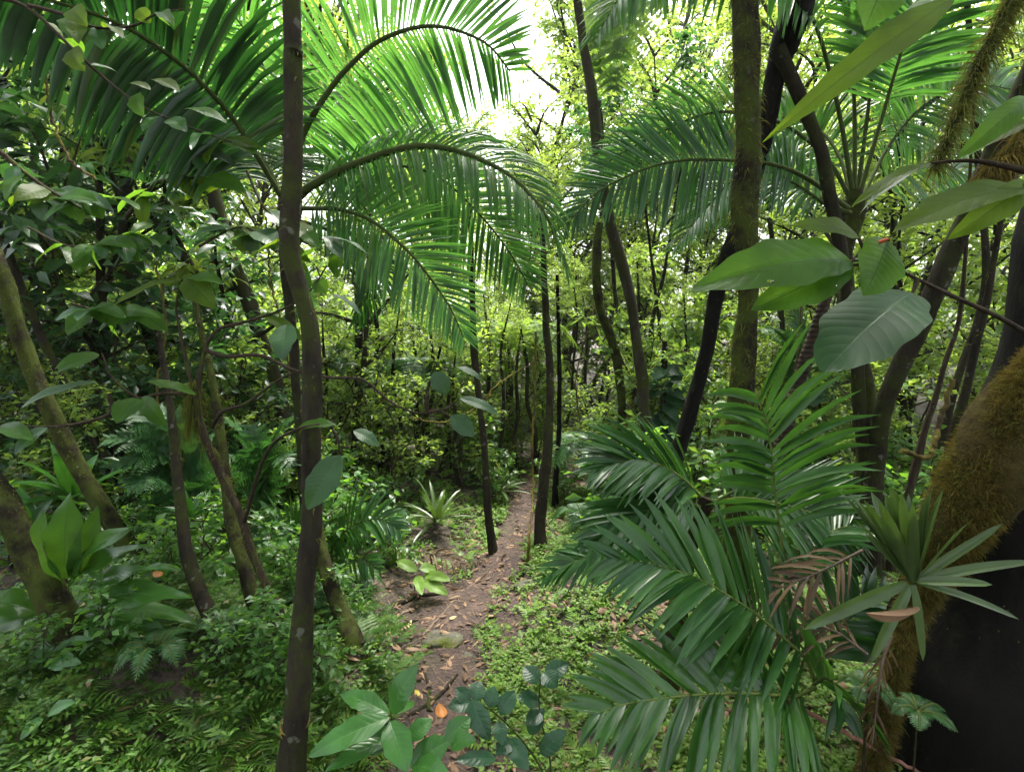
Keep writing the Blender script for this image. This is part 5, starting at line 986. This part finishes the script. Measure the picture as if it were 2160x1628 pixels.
sprigs('ground_cover', 2600, (-2.8, -0.45, 1.4, 3.4), lambda x, y: mound(x, y) & off(x, y) & (fractal(x, y, 5.5, 3) > 0.05), 10, 0.038, 0.015, 0.14, 'cover_dark')
ferns_mat('moss_fern_carpet', 3600, (-2.8, -0.45, 1.4, 3.4), lambda x, y: mound(x, y) & off(x, y), 'cover_dark', (0.10, 0.20))
ferns_mat('moss_fern_carpet', 6000, (-1.2, 3.0, 1.4, 5.0), lambda x, y: off(x, y) & (fractal(x, y, 3.7, 2) > -0.1) & ~litter_zone(x, y), 'cover', (0.06, 0.13))
def litter(name, n, box, mask, matn, L=(0.025, 0.075)):
    x, y = scatter(n, *box, mask); N = len(x); a = rng.uniform(0, 6.28, N); mb = MB()
    d = np.stack([np.cos(a), np.sin(a), rng.normal(0.1, 0.18, N)], -1); l_ = rng.uniform(*L, N)
    blades(mb, np.stack([x, y, H(x, y) + 0.008 + 0.012 * rng.random(N)], -1), d, nrm(np.array([0, 0, 1.0]) + rng.normal(0, .45, (N, 3))), l_, l_ * rng.uniform(.25, .5, N), k=3, droop=0.6, fold=-0.6, prof='leaf')
    return single(name, mb, M[matn], None, None, kind='stuff', origin=(0, 0, 0))
onp = lambda x, y: (pathdist(x, y) < 0.55 + 0.2 * fractal(x, y, 4)) | litter_zone(x, y)
litter('leaf_litter', 5200, (-2, 1.6, 1.4, 7), onp, 'dead')
litter('leaf_litter', 3500, (-4, 4, 1.3, 9), lambda x, y: x > -9, 'dead', (0.03, 0.09))
litter('leaf_litter', 1500, (0.5, 2.2, 1.2, 3.0), lambda x, y: x > -9, 'dead', (0.03, 0.12))
x_, y_ = scatter(2600, -1.5, 1.2, 1.5, 6, lambda x, y: pathdist(x, y) < 0.5); mb = MB(); N_ = len(x_); a_ = rng.uniform(0, 6.28, N_)
blades(mb, np.stack([x_, y_, H(x_, y_) + 0.012], -1), np.stack([np.cos(a_), np.sin(a_), rng.normal(0.05, .1, N_)], -1), np.array([[0, 0, 1.0]]), rng.uniform(0.03, 0.14, N_), 0.003, k=2, droop=0.15, prof='hair', cols=2)
single('leaf_litter', mb, M['dead'], None, None, kind='stuff', origin=(0, 0, 0))

# ------------------------------------------------------------------ the forest behind: trees and shrubs, each an object
GAP = [(985, -200, 1140, 280)]
def in_gap(p, rad):
    q = project(p)
    if q is None: return False
    rp = rad * FPX / max(p[1], 1)
    return any(x0 - rp * .6 < q[0] < x1 + rp * .6 and q[1] - rp * 0.3 < y1 for x0, y0, x1, y1 in GAP)
LBL = {'lime': ('lime-green back-lit tree in the bright forest behind', 'lime trees behind'), 'green': ('mid-green leafy tree in the forest behind', 'green trees behind'),
       'droopy': ('tree with long drooping leaves in the forest behind', 'drooping-leaf trees behind'), 'dark': ('dark dense tree in the shaded forest behind', 'dark trees behind'),
       'fine': ('fine-leaved yellow-green tree in the forest behind', 'fine-leaved trees behind'), 'tall': ('unseen tall forest tree around the camera, added for shade', 'unseen tall trees added for shade'),
       'bush': ('green broad-leaved shrub in the undergrowth', 'broad-leaved shrubs'), 'bushb': ('small-leaved bright shrub in the undergrowth', 'small-leaved shrubs'),
       'bushd': ('dark large-leaved shrub in the undergrowth', 'dark shrubs'), 'low': ('knee-high leafy plant on the forest floor', 'low leafy plants')}
BASEH = {'lime': 7, 'green': 7.5, 'droopy': 8, 'dark': 6.5, 'fine': 6, 'tall': 11, 'bush': 1.7, 'bushb': 1.4, 'bushd': 2.0, 'low': .45}
def put(kind, x, y, s, sz=1.0):
    lab, grp = LBL[kind]; cat = 'shrub' if kind in ('bush', 'bushb', 'bushd') else 'herb' if kind == 'low' else 'tree'
    return plant(kind, ground(x, y), s, rng.uniform(0, 6.28), {'shrub': 'shrub', 'herb': 'leafy_plant', 'tree': 'forest_tree'}[cat], lab, cat, grp, (rng.normal(0, .05), rng.normal(0, .05)), sz)
for (dep, step, hmin, hmax) in ((7.4, 1.8, 1.9, 3.0), (9.8, 1.8, 3.0, 4.8), (12.8, 2.0, 5.5, 9), (16.5, 2.6, 8.5, 12.5), (22, 3.4, 11, 17)):
    half = dep * 1.08; xx = -half
    while xx < half:
        x = xx + rng.uniform(-.4, .4) * step; y = dep + rng.uniform(-.45, .45) * step
        h = rng.uniform(hmin, hmax); px0 = 1080 + FPX * x / y
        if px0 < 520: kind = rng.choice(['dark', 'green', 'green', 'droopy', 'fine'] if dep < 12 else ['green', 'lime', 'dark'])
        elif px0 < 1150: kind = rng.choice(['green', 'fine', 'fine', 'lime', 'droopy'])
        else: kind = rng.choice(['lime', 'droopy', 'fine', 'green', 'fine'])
        for _ in range(30):
            if in_gap((x, y, h + H(x, y)), 0.24 * h): h *= 0.92
            else: break
        s = h / BASEH[kind]
        if y < 8.2 and 1150 < px0 < 1480: continue_ = False
        else: continue_ = True
        if h > 1.9 and pathdist(x, y) > 0.8 and continue_: put(kind, x, y, s if s < 1.9 else 1.9, 1.0 if s < 1.9 else s / 1.9)
        xx += step
for (dep, step) in ((4.6, 0.85), (5.4, 0.8), (6.4, 0.9), (7.6, 1.0), (9.2, 1.2), (11.5, 1.6)):
    half = dep * 1.02; xx = -half
    while xx < half:
        x = xx + rng.uniform(-.4, .4) * step; y = dep + rng.uniform(-.4, .4) * step
        if pathdist(x, y) > 0.6 and not (-0.9 < x < 0.9 and y < 5.2):
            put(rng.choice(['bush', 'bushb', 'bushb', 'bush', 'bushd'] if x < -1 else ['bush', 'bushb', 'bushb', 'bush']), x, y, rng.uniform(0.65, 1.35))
        xx += step
for i in range(60):
    x = rng.uniform(-3.8, 3.8); y = rng.uniform(3.3, 6.5)
    if pathdist(x, y) > 0.6 and abs(x) < y * 0.95: put('low', x, y, rng.uniform(0.6, 1.2))
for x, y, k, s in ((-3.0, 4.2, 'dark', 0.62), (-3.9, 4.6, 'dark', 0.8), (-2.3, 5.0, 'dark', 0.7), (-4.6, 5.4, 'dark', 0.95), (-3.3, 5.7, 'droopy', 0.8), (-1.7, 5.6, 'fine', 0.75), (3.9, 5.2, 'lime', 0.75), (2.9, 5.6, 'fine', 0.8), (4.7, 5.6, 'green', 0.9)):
    put(k, x, y, s)
for px, dep, top, kind in ((1225, 11, -20, 'fine'), (930, 10, 230, 'fine'), (1160, 8.5, 250, 'fine'), (1215, 9.5, 200, 'lime'), (1290, 8.2, 260, 'droopy'), (1350, 9.5, 140, 'lime'), (1420, 8.8, 220, 'fine'), (1480, 9.6, 120, 'droopy'), (1540, 8.5, 300, 'lime'), (1120, 10.5, 320, 'lime'),
                           (1380, 11.5, 60, 'droopy'), (1250, 11.5, 180, 'droopy'), (1500, 12, 60, 'lime'), (1640, 9.0, 200, 'fine'), (1720, 10, 80, 'lime'), (1880, 9, 150, 'fine'), (1960, 8.2, 200, 'lime'), (2090, 9.0, 120, 'fine'),
                           (700, 9.5, 250, 'lime'), (820, 10.5, 260, 'fine'), (900, 9.0, 340, 'lime'), (560, 9.8, 160, 'fine'), (440, 9.0, 230, 'lime'), (330, 10, 150, 'green'), (170, 9.0, 200, 'green'), (1040, 9.6, 400, 'fine')):
    q = P(px, top, dep); hh = q[2] - float(H(q[0], q[1])); put(kind, q[0], q[1], hh / BASEH[kind])
for i in range(70):
    y = rng.uniform(5.0, 8.2); x = rng.uniform(-0.62, 0.72) * y
    if pathdist(x, y) > 0.55 and not (-0.5 < x < 0.75 and y < 5.9): put(rng.choice(['bush', 'bushb', 'bushb', 'bush'] if x < 0.3 else ['bush', 'bushb', 'bushb']), x, y, rng.uniform(0.45, 1.0))
for i in range(26):
    x = rng.uniform(-2.4, -0.6); y = rng.uniform(1.9, 2.9)
    if pathdist(x, y) > 0.45: put('low', x, y, rng.uniform(0.3, 0.55))
for i in range(16):
    y = rng.uniform(3.5, 4.9); x = -y * rng.uniform(0.3, 0.95); put(rng.choice(['bush', 'bushd', 'bushb']), x, y, rng.uniform(0.35, 0.75))
for x, y, s_ in ((0.05, 6.2, .5), (0.55, 5.75, .38), (-0.15, 5.9, .45), (0.75, 6.1, .6), (0.3, 6.6, .7)): put('bushb', x, y, s_)
for x, y, s_ in ((0.42, 5.5, .8), (-0.12, 5.5, .8), (-0.2, 5.1, .6), (0.5, 5.15, .6)): put('low', x, y, s_)
for i in range(46):
    x = rng.uniform(-3.6, -0.55); y = rng.uniform(2.75, 4.6)
    if abs(x) < y * 0.98 and pathdist(x, y) > 0.6: put('low', x, y, rng.uniform(0.5, 1.0))
for i, (px, py, hg) in enumerate(((480, 1350, .10), (330, 1400, .11), (650, 1290, .12), (560, 1180, .22), (420, 1240, .14), (250, 1290, .13), (820, 1130, .2), (760, 1250, .12), (330, 1130, .25), (1230, 1120, .2), (1330, 1080, .25))):
    q = G(px, py); d_ = float(q[1]); t_ = fern_at(['small green fern on the shaded bank among the leaning stems', 'small fern by the path under the frond tips'][px > 1000], px, py - 4, d_ - 0.02, 8, hg * 1.3, hg * .8, hg * .42, hg * .1, 'fern', 100 + i); t_['group'] = 'small ferns'
for x, y, s in ((-4.4, 1.0, 1.1), (4.2, 0.6, 1.1), (-1.4, -2.2, 1.25), (2.2, -3.2, 1.25), (-5.0, -3.0, 1.3), (6.2, 3.2, 1.0), (0.4, -6.5, 1.4), (-7.0, 2.6, 1.2), (6.8, -2.5, 1.3), (-3.5, -7.5, 1.5), (4.8, -8, 1.5)):  # unseen forest around and behind the camera, added to shade the foreground
    put('tall', x, y, s)

# ------------------------------------------------------------------ thin haze, added to lift the dark middle distance
hz = bpy.data.materials.new('thin_haze'); hz.use_nodes = True; hn = hz.node_tree.nodes; hn.clear()
pv = hn.new('ShaderNodeVolumePrincipled'); pv.inputs['Color'].default_value = (0.92, 0.97, 0.97, 1); pv.inputs['Density'].default_value = 0.0008; pv.inputs['Anisotropy'].default_value = 0.3
ho = hn.new('ShaderNodeOutputMaterial'); hz.node_tree.links.new(pv.outputs[0], ho.inputs['Volume'])
bx = np.array([[x, y, z] for x in (-170, 170) for y in (-170, 170) for z in (-2.5, 24)], float)
bf = np.array([[0, 1, 3, 2], [4, 6, 7, 5], [0, 4, 5, 1], [2, 3, 7, 6], [0, 2, 6, 4], [1, 5, 7, 3]])
single('haze', MB().add(bx, bf), hz, None, None, kind='stuff', origin=(0, 0, 0))
print('objects', len(bpy.data.objects), 'tris', sum(len(m.polygons) for m in bpy.data.meshes) * 2)
